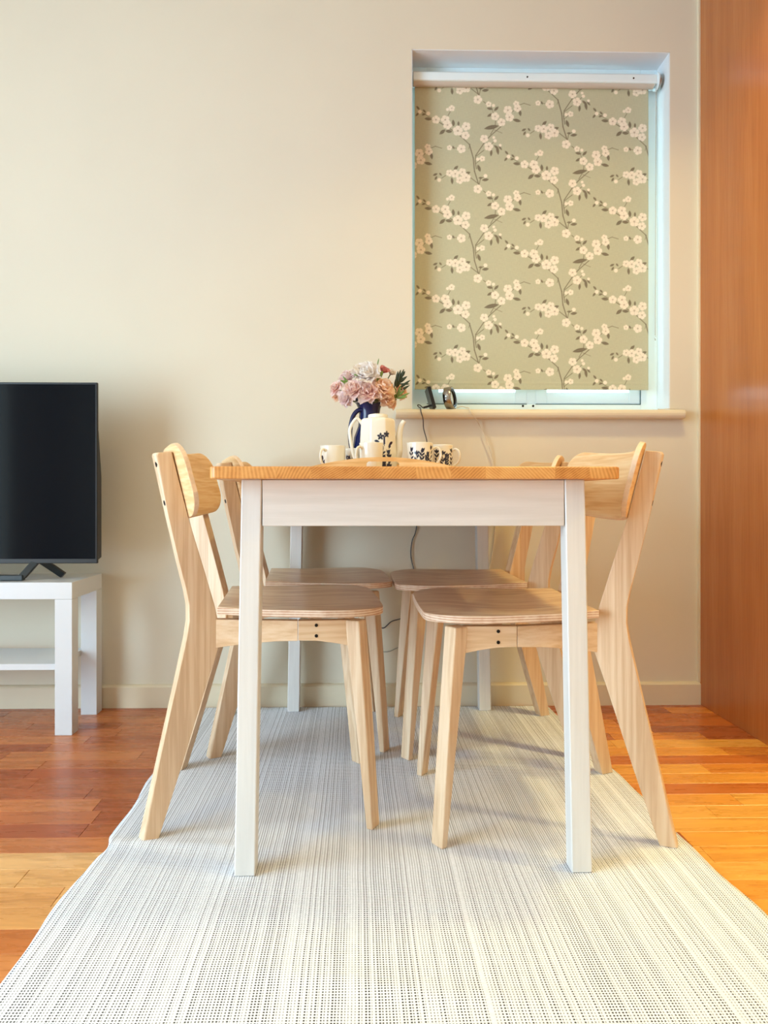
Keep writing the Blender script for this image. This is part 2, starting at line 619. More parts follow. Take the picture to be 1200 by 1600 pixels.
# floor: single planks in the part the photograph shows, the rest joined
bm = box(RX0, RX1, RY0, 0, -0.05, -0.012)
floor = struct('floor', bm, M['subfloor'])
rng = random.Random(11)
ROW = 0.0655
def dY(d):
    return d - CAMD
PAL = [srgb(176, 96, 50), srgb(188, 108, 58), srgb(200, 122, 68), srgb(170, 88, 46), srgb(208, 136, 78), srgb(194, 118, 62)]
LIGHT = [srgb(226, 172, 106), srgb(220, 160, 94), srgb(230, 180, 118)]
ORANGE_LIT = [srgb(232, 158, 66), srgb(238, 168, 72), srgb(222, 140, 56), srgb(204, 116, 50), srgb(240, 176, 82)]
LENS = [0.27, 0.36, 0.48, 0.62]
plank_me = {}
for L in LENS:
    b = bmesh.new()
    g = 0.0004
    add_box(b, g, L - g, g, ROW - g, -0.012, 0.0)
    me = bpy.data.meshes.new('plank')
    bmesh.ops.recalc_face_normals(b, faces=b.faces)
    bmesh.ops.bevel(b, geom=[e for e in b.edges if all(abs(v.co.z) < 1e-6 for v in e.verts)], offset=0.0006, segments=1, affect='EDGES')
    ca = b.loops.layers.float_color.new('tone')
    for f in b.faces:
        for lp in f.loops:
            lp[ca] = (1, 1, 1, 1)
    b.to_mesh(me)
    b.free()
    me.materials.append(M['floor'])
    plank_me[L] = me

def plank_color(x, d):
    if x > 0.45:  # right-hand planks painted brighter orange for the warm light falling there
        c = rng.choice(ORANGE_LIT if d < 2.15 else ORANGE_LIT[2:4] + PAL[:2])
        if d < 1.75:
            c = rng.choice([ORANGE_LIT[0], ORANGE_LIT[1], ORANGE_LIT[4]])
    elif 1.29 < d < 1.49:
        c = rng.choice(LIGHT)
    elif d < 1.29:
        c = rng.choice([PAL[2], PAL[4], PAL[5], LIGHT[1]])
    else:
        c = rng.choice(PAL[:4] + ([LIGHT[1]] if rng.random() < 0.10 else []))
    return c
rest = bmesh.new()
rc = rest.loops.layers.float_color.new('tone')
nplank = 0
k0 = -int(1.294 / ROW) - 40
for k in range(-70, 19):
    d0 = 1.294 + ROW * k
    if d0 + ROW < CAMD + RY0 or d0 > CAMD:
        continue
    x = RX0 - rng.random() * 0.4
    while x < RX1:
        L = rng.choice(LENS)
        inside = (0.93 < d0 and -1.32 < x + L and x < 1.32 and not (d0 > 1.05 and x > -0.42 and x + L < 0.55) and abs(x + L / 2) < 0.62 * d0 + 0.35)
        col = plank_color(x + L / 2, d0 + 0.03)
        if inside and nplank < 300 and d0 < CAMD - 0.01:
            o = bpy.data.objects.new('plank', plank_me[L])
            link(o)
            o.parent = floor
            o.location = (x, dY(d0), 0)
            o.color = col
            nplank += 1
        else:
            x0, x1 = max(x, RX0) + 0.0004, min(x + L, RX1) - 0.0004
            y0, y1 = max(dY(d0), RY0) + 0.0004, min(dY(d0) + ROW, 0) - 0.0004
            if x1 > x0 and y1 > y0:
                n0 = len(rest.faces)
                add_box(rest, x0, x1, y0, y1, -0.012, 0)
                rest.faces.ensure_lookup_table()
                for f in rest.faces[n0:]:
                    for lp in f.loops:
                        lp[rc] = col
        x += L
ro = obj('floor_planks', rest, M['floor'], floor)
ro['kind'] = 'stuff'
print('planks', nplank)

# baseboards
bm = bmesh.new()
cabx = P(1092, 900, CAMD).x
prof = [(0, 0), (-0.015, 0), (-0.015, 0.068), (-0.012, 0.0715), (-0.006, 0.0745), (0, 0.0755)]
add_prism(bm, [(p[0], p[1]) for p in prof], 'x', RX0, cabx + 0.002)
struct('baseboard_back', bm, M['trim'])
bm = box(RX0, RX0 + 0.015, -1.45, -0.016, 0, 0.075)
struct('baseboard_left', bm, M['trim'], bevel=0.003)

# added ceiling lamps (out of view, put in as sources of the warm light)
for i, (lx, ly, lp) in enumerate(ADDED_CEIL_LIGHTS):
    t_ = thing('added_ceiling_lamp', 'small round warm ceiling lamp, unseen, added overhead for the warm light', 'lamp', (lx, ly, RZ1), 0, 'added warm ceiling lamps overhead')
    obj('added_lamp_ring', lathe([(0.055, 0), (0.062, -0.004), (0.062, -0.010), (0.05, -0.012), (0.048, 0)], 24), M['upvc'], t_, smooth=True)
    obj('lens', lathe([(0, -0.006), (0.048, -0.006), (0.048, -0.002), (0, -0.002)], 24), M['lamp'], t_)

# ------------------------------------------------------------------ window
fw = 0.062
FY0, FY1 = REC, REC + 0.055
mid = (hl + hr) / 2 - 0.01
bm = bmesh.new()
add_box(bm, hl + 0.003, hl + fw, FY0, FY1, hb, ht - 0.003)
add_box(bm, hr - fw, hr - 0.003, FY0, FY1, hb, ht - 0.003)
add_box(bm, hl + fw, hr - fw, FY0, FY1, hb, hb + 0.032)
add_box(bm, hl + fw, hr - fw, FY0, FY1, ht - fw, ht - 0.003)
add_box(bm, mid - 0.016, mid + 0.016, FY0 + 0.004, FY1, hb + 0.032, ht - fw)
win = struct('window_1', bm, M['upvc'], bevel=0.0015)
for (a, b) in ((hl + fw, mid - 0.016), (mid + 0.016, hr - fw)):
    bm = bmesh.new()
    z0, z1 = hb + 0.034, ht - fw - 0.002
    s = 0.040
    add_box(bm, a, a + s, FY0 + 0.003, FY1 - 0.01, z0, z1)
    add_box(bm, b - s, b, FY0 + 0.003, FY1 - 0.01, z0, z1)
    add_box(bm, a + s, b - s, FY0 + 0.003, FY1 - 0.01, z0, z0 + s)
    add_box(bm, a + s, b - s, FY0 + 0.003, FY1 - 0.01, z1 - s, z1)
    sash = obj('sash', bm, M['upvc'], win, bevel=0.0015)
    obj('pane', box(a + s, b - s, FY0 + 0.025, FY0 + 0.031, z0 + s, z1 - s), M['glass'], sash)
    obj('gasket', box(a - 0.0015 if a > mid else a - 0.002, b, FY0 - 0.0006, FY0 + 0.002, hb + 0.0312, hb + 0.0338), M['gasket'], win)
obj('gasket', box(hr - fw - 0.002, hr - fw + 0.0006, FY0 - 0.0006, FY0 + 0.002, hb + 0.0312, hb + 0.10), M['gasket'], win)
for px in (817, 833):
    q = P(px, 626, CAMD + FY0)
    bmx = lathe([(0, -0.002), (0.0035, -0.002), (0.004, 0.0), (0, 0.0)], 12)
    bmesh.ops.rotate(bmx, verts=bmx.verts, cent=(0, 0, 0), matrix=Matrix.Rotation(-PI / 2, 3, 'X'))
    obj('screw', bmx, M['screw'], win, loc=(q.x, FY0 - 0.0003, hb + 0.026))

# window sill board
q0, q1 = P(618, 648, CAMD - 0.03), P(1070, 648, CAMD - 0.03)
bm = bmesh.new()
sp = [(0.0, hb - 0.030), (-0.030, hb - 0.030), (-0.037, hb - 0.027), (-0.041, hb - 0.020), (-0.042, hb - 0.013), (-0.039, hb - 0.005), (-0.032, hb - 0.001), (-0.025, hb)]
add_prism(bm, sp + [(0.0, hb)], 'x', q0.x, q1.x)
add_box(bm, hl, hr, -0.0005, REC + 0.002, hb - 0.012, hb + 0.0004)
sill = struct('trim_1', bm, M['trim'], bevel=0.002)
sill['label'] = 'cream window sill board with rounded front edge under the window'

# ------------------------------------------------------------------ tall cabinet on the right
cab = thing('tall_cabinet', 'tall cherry-veneered cabinet standing against the wall at the right edge, full height', 'cabinet', (cabx, -0.31, 0))
CW, CH, CD0, CD1 = 0.60, RZ1 - 0.01, -0.32, 0.309
obj('side_panel', box(0, 0.018, CD0, CD1, 0.0, CH), M['cabinet'], cab, bevel=0.0008)
obj('side_panel', box(CW - 0.018, CW, CD0, CD1, 0.0, CH), M['cabinet'], cab, bevel=0.0008)
obj('back_panel', box(0.018, CW - 0.018, CD1 - 0.008, CD1, 0.0, CH), M['cabinet'], cab)
obj('top_panel', box(0.018, CW - 0.018, CD0, CD1 - 0.008, CH - 0.018, CH), M['cabinet'], cab)
obj('plinth', box(0.018, CW - 0.018, CD0 + 0.04, CD0 + 0.055, 0, 0.10), M['cabinet'], cab)
for (z0, z1) in ((0.102, 1.20), (1.204, CH - 0.002)):
    dr = obj('door', box(0.003, CW - 0.003, CD0 - 0.019, CD0 - 0.001, z0, z1), M['cabinet'], cab, bevel=0.001)
    hz = z1 - 0.25 if z0 < 1 else z0 + 0.1
    obj('handle', tube([(0.04, CD0 - 0.02, hz), (0.04, CD0 - 0.045, hz), (0.04, CD0 - 0.045, hz + 0.14), (0.04, CD0 - 0.02, hz + 0.14)], 0.005), M['chrome'], dr)
# thin vertical scribe strip between cabinet and wall
struct('trim_2', box(cabx - 0.006, cabx, -0.012, -0.0, 0.0755, RZ1), M['trim'])

# ------------------------------------------------------------------ roller blind with printed cherry blossom
BD = 0.068                         # fabric plane inside the recess
bd = CAMD + BD
bl, br = P(648, 400, bd).x, P(1013, 400, bd).x
bt, bb = P(830, 128, bd).z, P(830, 609, bd).z

def flower_shapes():
    """unit of the print in frame pixels around its lowest blossom, y down"""
    fl = [(0, 0, 7), (17, 7, 4.5), (24.5, 9, 2.5), (27, 26, 6.5), (37, 35, 6.5), (47, 16, 7), (49.5, 27, 7), (60, 6, 4.8), (62, 13, 6),
          (-65, 32, 6.5), (-50.5, 32, 7), (-47, 40, 7), (-31, 49, 8), (-18, 42, 7), (-19, 56, 6.5), (-40.5, 14, 5), (-47, 16, 2.4), (-77, 22.5, 3), (-90, 20, 3),
          (10, 61, 6.5), (17, 73, 7), (27, 64, 2.6), (25, 59, 2.2), (35, 71, 2.2), (7, 92, 4.6), (0, 93, 2.6),
          (-44, 75.5, 4.2), (-25.5, 77, 7), (-44, 115, 5.6), (-35, 116, 6.6), (-24, 113, 6), (-28, 126, 6), (-18, 122, 7), (-60, 126, 3), (12, 119, 3)]
    # leaves: x, y, half length, half width, angle (deg)
    lf = [(19, 14, 5, 2, 10), (29, 14, 5, 2, -45), (19, 24, 5, 2, -30), (66, 20, 5.5, 2.2, 80), (61, 32, 6.5, 2.4, 12), (21.5, 43, 12, 3.2, -12),
          (-93, 14, 4, 1.6, 50), (-94, 24, 4, 1.6, -50), (-83, 19, 3.6, 1.5, 45), (-84, 24, 3.6, 1.5, -20), (-77, 31, 6, 2.4, 5), (-55, 51, 6, 2.6, -40), (-45, 50, 5.5, 2.4, 5),
          (-38, 37, 5.5, 2.2, 85), (-30, 38, 4, 1.6, 90), (21, 83, 5.5, 1.8, 95), (31, 79, 7, 2.2, 80), (29, 74, 5, 1.8, 40), (35, 75, 4.5, 1.5, 50),
          (2, 107, 6, 2.4, 70), (-38, 75, 3, 1.4, 60), (-34, 107, 5, 2.2, -45), (-16, 115, 5, 2.2, -20), (-40, 127, 5.5, 2, 85), (-66, 117.5, 4, 1.7, -25), (-58, 117, 3, 1.4, 50),
          (-65, 123, 3.6, 1.6, -60), (4.5, 122, 3.6, 1.4, -5), (12, 125, 5.5, 2.2, -8)]
    st = [([(9, 3), (14, 7)], .8), ([(65, 8), (72, 5), (82, 8)], .7), ([(36, 42), (19, 57), (9, 69), (-3, 87), (-4, 96), (-2, 108)], 1.0),
          ([(28, 30), (27, 42), (20, 54)], .8), ([(26, 47), (38, 52)], .5), ([(-60, 36), (-40, 48), (-27, 57), (-13, 70)], 1.0),
          ([(-13, 70), (-7, 91), (-5, 112), (2, 134)], 1.25), ([(-47, 27), (-40.5, 15)], .7), ([(-92, 18), (-77, 27), (-65, 32)], .6),
          ([(9.5, 79), (-2, 88)], .8), ([(-3, 100), (4, 94)], .6), ([(-44, 75), (-25, 77)], .6), ([(-56, 123), (-50, 119)], .7), ([(-11, 122), (2, 132)], .9),
          ([(2, 134), (4, 124), (12, 119)], .8), ([(18, 72), (27, 64), (25, 59)], .6), ([(20, 8), (24, 20)], .6), ([(47, 24), (62, 12)], .6), ([(-12, 70), (-14, 77)], .5)]
    return fl, lf, st

def paint_blossom(U, V, ground, white, brown, core):
    """U, V: frame-pixel coordinates of the fabric vertices; returns linear rgb"""
    out = np.tile(np.array(ground[:3]), U.shape + (1,)).astype(np.float64)
    fl, lf, st = flower_shapes()
    def blend(mask, col):
        out[...] = out * (1 - mask[..., None]) + np.array(col[:3]) * mask[..., None]
    AA = 0.45
    def sm(x):
        return np.clip(0.5 - x / (2 * AA), 0, 1)
    units = []
    for kx in range(-2, 4):
        for my in range(-3, 5):
            ox = 746 + 138 * kx
            oy = 296 + 139.5 * my - (71 if kx % 2 else 0)
            if 520 < ox < 1130 and -60 < oy < 640:
                units.append((ox, oy))
    xs, ys = U[0], V[:, 0]
    def window(x0, x1, y0, y1):
        i0, i1 = np.searchsorted(xs, x0), np.searchsorted(xs, x1)
        yy = -ys
        j0, j1 = np.searchsorted(yy, -y1), np.searchsorted(yy, -y0)
        return slice(j0, j1), slice(i0, i1)
    def part(x0, x1, y0, y1, fn, col):
        s = window(x0, x1, y0, y1)
        u, v = U[s], V[s]
        if u.size == 0:
            return
        m = fn(u, v)[..., None]
        out[s] = out[s] * (1 - m) + np.array(col[:3]) * m
    for ox, oy in units:
        for pts, wd in st:
            for (a, b) in zip(pts[:-1], pts[1:]):
                ax, ay, bx, by = ox + a[0], oy + a[1], ox + b[0], oy + b[1]
                def fn(u, v):
                    dx, dy = bx - ax, by - ay
                    t = np.clip(((u - ax) * dx + (v - ay) * dy) / (dx * dx + dy * dy + 1e-9), 0, 1)
                    return sm(np.hypot(u - ax - t * dx, v - ay - t * dy) - wd * 0.62)
                part(min(ax, bx) - 3, max(ax, bx) + 3, min(ay, by) - 3, max(ay, by) + 3, fn, brown)
        for (x, y, L, Wd, an) in lf:
            c, s_ = math.cos(math.radians(an)), math.sin(math.radians(an))
            def fn(u, v):
                p = (u - ox - x) * c + (v - oy - y) * s_
                q = -(u - ox - x) * s_ + (v - oy - y) * c
                hw = Wd * np.clip(1 - (p / L) ** 2, 0, 1)
                return sm(np.abs(q) - hw) * (np.abs(p) < L)
            part(ox + x - L - 2, ox + x + L + 2, oy + y - L - 2, oy + y + L + 2, fn, brown)
            def vein(u, v):
                p = (u - ox - x) * c + (v - oy - y) * s_
                q = -(u - ox - x) * s_ + (v - oy - y) * c
                return sm(np.abs(q) - 0.05) * (np.abs(p) < L * .8) * 0.35
            part(ox + x - L - 2, ox + x + L + 2, oy + y - L - 2, oy + y + L + 2, vein, ground)
        for i, (x, y, r) in enumerate(fl):
            ph = i * 1.7
            def fn(u, v):
                dx, dy = u - ox - x, v - oy - y
                rad = np.hypot(dx, dy)
                th = np.arctan2(dy, dx) + ph
                R = r * (0.78 + 0.22 * np.abs(np.cos(2.5 * th)) ** 0.6) if r > 4 else r
                return sm(rad - R)
            part(ox + x - r - 2, ox + x + r + 2, oy + y - r - 2, oy + y + r + 2, fn, white)
            if r > 4:
                def ln(u, v):
                    dx, dy = u - ox - x, v - oy - y
                    rad = np.hypot(dx, dy)
                    th = np.arctan2(dy, dx) + ph
                    return (np.abs(np.cos(2.5 * th)) < 0.16) * (rad < r * 0.85) * 0.35 + sm(rad - r * 0.2) * 0.7
                part(ox + x - r - 2, ox + x + r + 2, oy + y - r - 2, oy + y + r + 2, ln, core)
    return out

def attr_grid(name, X, Y, Z, col, mat, parent, wrap=False):
    """grid mesh [rows, cols] with a colour attribute called print"""
    nr, nc = X.shape
    co = np.stack([X, Y, Z], -1).reshape(-1, 3)
    idx = np.arange(nr * nc).reshape(nr, nc)
    if wrap:
        idx = np.concatenate([idx, idx[:, :1]], 1)
    f = np.stack([idx[:-1, :-1], idx[:-1, 1:], idx[1:, 1:], idx[1:, :-1]], -1).reshape(-1, 4)
    me = bpy.data.meshes.new(name)
    me.vertices.add(len(co))
    me.vertices.foreach_set('co', co.ravel())
    me.loops.add(f.size)
    me.loops.foreach_set('vertex_index', f.ravel().astype(np.int32))
    me.polygons.add(len(f))
    me.polygons.foreach_set('loop_start', np.arange(0, f.size, 4, dtype=np.int32))
    me.polygons.foreach_set('use_smooth', [True] * len(f))
    me.update(calc_edges=True)
    at = me.attributes.new('print', 'FLOAT_COLOR', 'POINT')
    c4 = np.ones((nr * nc, 4), np.float32)
    c4[:, :3] = col.reshape(-1, 3)
    at.data.foreach_set('color', c4.ravel())
    me.materials.append(mat)
    o = bpy.data.objects.new(name, me)
    link(o)
    if parent is not None:
        o.parent = parent
    return o

blind = thing('roller_blind', 'sage green roller blind printed with white cherry blossom branches, hanging in the window', 'blind', ((bl + br) / 2, BD, bt))
nu, nv = 500, 650
xs = np.linspace(bl, br, nu)
zs = np.linspace(bb, bt, nv)
XX, ZZ = np.meshgrid(xs, zs)
dist = bd
# frame pixel of every fabric vertex: lays out the print at its size on the cloth
depthc = dist * math.cos(YAW) + XX * math.sin(YAW)
UU = PX0 + FOC * (XX * math.cos(YAW) - dist * math.sin(YAW)) / depthc
midc = dist * math.cos(YAW) + 0.5 * (bl + br) * math.sin(YAW)
UU = np.interp(XX, [bl, br], [648, 1013])
VV = PY0 - FOC * (ZZ - CAMZ) / midc
colr = paint_blossom(UU, VV, srgb(194, 194, 164), srgb(244, 234, 214), srgb(122, 112, 92), srgb(176, 160, 128))
YY = 0.0010 * np.sin((XX - bl) * 9.0) * (1 - (ZZ - bb) / (bt - bb)) - 0.0012 * np.exp(-((ZZ - bb - 0.022) / 0.004) ** 2)
fab = attr_grid('fabric', XX - (bl + br) / 2, YY, ZZ - bt, colr, M['blind'], blind)
sol = fab.modifiers.new('solid', 'SOLIDIFY')
sol.thickness = 0.0006
cxb = (bl + br) / 2
obj('hem_bar', box(bl - cxb + 0.004, br - cxb - 0.004, 0.0012, 0.0060, bb - bt + 0.003, bb - bt + 0.024), M['roll'], blind, bevel=0.002)
hx1 = P(1022, 118, bd).x - cxb
hx0 = P(644.5, 118, bd).x - cxb
rz_ = P(830, 132, bd).z - bt
# roll of fabric
def xcyl(r, x0, x1, z, y, seg=28):
    b = bmesh.new()
    add_tube(b, [(x0, y, z), (x1, y, z)], r, seg)
    return b
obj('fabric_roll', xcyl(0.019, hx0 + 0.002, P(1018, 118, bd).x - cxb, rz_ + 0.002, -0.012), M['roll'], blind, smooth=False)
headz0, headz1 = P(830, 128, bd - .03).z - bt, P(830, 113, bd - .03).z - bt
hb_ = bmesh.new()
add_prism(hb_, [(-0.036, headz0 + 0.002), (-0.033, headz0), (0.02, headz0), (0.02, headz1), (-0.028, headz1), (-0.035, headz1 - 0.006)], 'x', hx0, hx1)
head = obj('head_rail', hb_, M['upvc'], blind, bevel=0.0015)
for px in (824, 990):
    q = P(px, 119, bd - 0.036)
    b = bmesh.new()
    add_tube(b, [(0, 0, 0), (0, -0.0015, 0)], 0.0028, 10)
    obj('screw', b, M['screw'], head, loc=(q.x - cxb, -0.0358, (headz0 + headz1) / 2 - 0.003))
bxr = P(1023, 128, bd).x - cxb
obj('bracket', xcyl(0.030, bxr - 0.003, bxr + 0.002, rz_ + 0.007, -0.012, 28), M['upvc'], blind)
obj('chain_wheel', xcyl(0.024, bxr + 0.003, bxr + 0.012, rz_ + 0.007, -0.012, 28), M['chrome'], blind)
# bead chain loop
b = bmesh.new()
zlo = P(1020, 530, bd).z - bt
zhi = rz_ + 0.02
beads = []
n_ = int((zhi - zlo) / 0.0052)
xa, xb_ = P(1018, 300, bd).x - cxb, P(1024.5, 300, bd).x - cxb
for i in range(n_):
    z = zhi - i * 0.0052
    beads.append((xa + (0.004 * (1 - i / n_)), -0.030, z))
    beads.append((xb_ - 0.002 * (i / n_), -0.004, z))
for i in range(1, 6):
    a_ = PI * i / 6
    beads.append(((xa + xb_ - 0.002) / 2 - math.cos(a_) * (xb_ - xa - 0.002) / 2, -0.017 - 0.013 * math.cos(a_), zlo - 0.006 * math.sin(a_)))
for q in beads:
    bmesh.ops.create_icosphere(b, subdivisions=1, radius=0.0017, matrix=Matrix.Translation(q))
ch = obj('bead_chain', b, M['cable_pale'], blind, smooth=True)
ch['kind'] = 'stuff'
ch['label'] = 'white bead chain loop hanging at the right of the blind'

# ------------------------------------------------------------------ rug
RUGT = 0.004
nxr, nyr = 150, 260
dmin, dmax = 0.50, 2.486
bm = bmesh.new()
rows = []
def rug_z(x, d):
    z = RUGT + 0.0004
    z += 0.0035 * math.exp(-((d - 1.485 + 0.10 * (x + 0.1)) / 0.022) ** 2) * (1.0 if x < -0.30 else math.exp(-((x + 0.30) / 0.16) ** 2))
    z += 0.0020 * math.exp(-((d - 1.075 + 0.05 * math.sin(x * 4)) / 0.026) ** 2) * (0.6 + 0.4 * math.sin(x * 7 + 1)) 
    z += 0.0018 * math.exp(-((d - 1.27 - 0.02 * math.sin(x * 6)) / 0.03) ** 2) * (0.5 + 0.5 * math.sin(x * 5 + 2))
    return z
for j in range(nyr + 1):
    d = dmin + (dmax - dmin) * j / nyr
    xl = -0.505 + 0.004 * math.sin(d * 9) + 0.003 * math.sin(d * 23) + (0.010 * math.exp(-((d - 1.50) / 0.03) ** 2)) 
    xr = 0.628 + (2.45 - d) * 0.038 + 0.004 * math.sin(d * 11 + 1) + 0.002 * math.sin(d * 31)
    if d > dmax - 1e-6:
        pass
    rows.append([(xl + (xr - xl) * i / nxr, d) for i in range(nxr + 1)])
top = [[bm.verts.new((x, dY(d), rug_z(x, d))) for (x, d) in r] for r in rows]
bot = [[bm.verts.new((x, dY(d), rug_z(x, d) - RUGT)) for (x, d) in r] for r in rows]
for j in range(nyr):
    for i in range(nxr):
        bm.faces.new((top[j][i], top[j][i + 1], top[j + 1][i + 1], top[j + 1][i]))
        bm.faces.new((bot[j][i], bot[j + 1][i], bot[j + 1][i + 1], bot[j][i + 1]))
for j in range(nyr):
    bm.faces.new((top[j][0], top[j + 1][0], bot[j + 1][0], bot[j][0]))
    bm.faces.new((top[j][nxr], bot[j][nxr], bot[j + 1][nxr], top[j + 1][nxr]))
for i in range(nxr):
    bm.faces.new((top[0][i], bot[0][i], bot[0][i + 1], top[0][i + 1]))
    bm.faces.new((top[nyr][i], top[nyr][i + 1], bot[nyr][i + 1], bot[nyr][i]))
rug = obj('rug', bm, M['rug'], smooth=True)
tag(rug, 'flat-woven white and dark grey cotton rug lying under the dining table', 'rug')
RZ = RUGT + 0.0006

# ------------------------------------------------------------------ dining table
TX = 0.1045
tab = thing('dining_table', 'white-stained dining table with honey pine top standing on the rug', 'table', (TX, dY(1.925), RZ))
zt0, zt1 = 0.7285 - RZ, 0.7505 - RZ
hw, hl_ = 0.3665, 0.588
# table top with rounded corners
def rrect(x0, x1, y0, y1, r, n=6):
    pts = []
    for (cx, cy, a0) in ((x1 - r, y1 - r, 0), (x0 + r, y1 - r, 90), (x0 + r, y0 + r, 180), (x1 - r, y0 + r, 270)):
        for i in range(n + 1):
            a = math.radians(a0 + 90 * i / n)
            pts.append((cx + r * math.cos(a), cy + r * math.sin(a)))
    return pts
obj('tabletop', prism(rrect(-hw, hw, -hl_, hl_, 0.014), 'z', zt0, zt1), M['pine'], tab, bevel=0.003, seg=3)
lt, lb = 0.316, 0.3287        # outer half width at top and foot
yt, yb = 0.540, 0.545
for sx in (-1, 1):
    for sy in (-1, 1):
        bm = bmesh.new()
        def ring(xo, yo, wx, wy, z):
            return [bm.verts.new((sx * a, sy * b, z)) for (a, b) in ((xo, yo), (xo - wx, yo), (xo - wx, yo - wy), (xo, yo - wy))]
        r0 = ring(lb, yb, 0.0385, 0.040, 0)
        r1 = ring(lb + (lt - lb) * 0.88, yb + (yt - yb) * 0.88, 0.0375, 0.040, 0.643 - RZ)
        r2 = ring(lt, yt, 0.0375, 0.040, zt0)
        bm.faces.new(r0)
        bm.faces.new(r2)
        for a, b in ((r0, r1), (r1, r2)):
            for i in range(4):
                bm.faces.new((a[i], a[(i + 1) % 4], b[(i + 1) % 4], b[i]))
        obj('leg', bm, M['table_white'], tab, bevel=0.0028, seg=3)
ax = lt - 0.0378
az0 = 0.643 - RZ
for sy in (-1, 1):
    y1 = sy * (yt - 0.0015)
    obj('apron', box(-ax, ax, min(y1, y1 - sy * 0.018), max(y1, y1 - sy * 0.018), az0, zt0 - 0.0008), M['apron_white'], tab, bevel=0.0015)
for sx in (-1, 1):
    x1 = sx * (lt - 0.006)
    obj('apron', box(min(x1, x1 - sx * 0.018), max(x1, x1 - sx * 0.018), -yt + 0.041, yt - 0.041, az0, zt0 - 0.0008), M['table_white'], tab, bevel=0.0015)

# ------------------------------------------------------------------ chairs
def chamfer_poly(pts, r=0.0):
    return pts

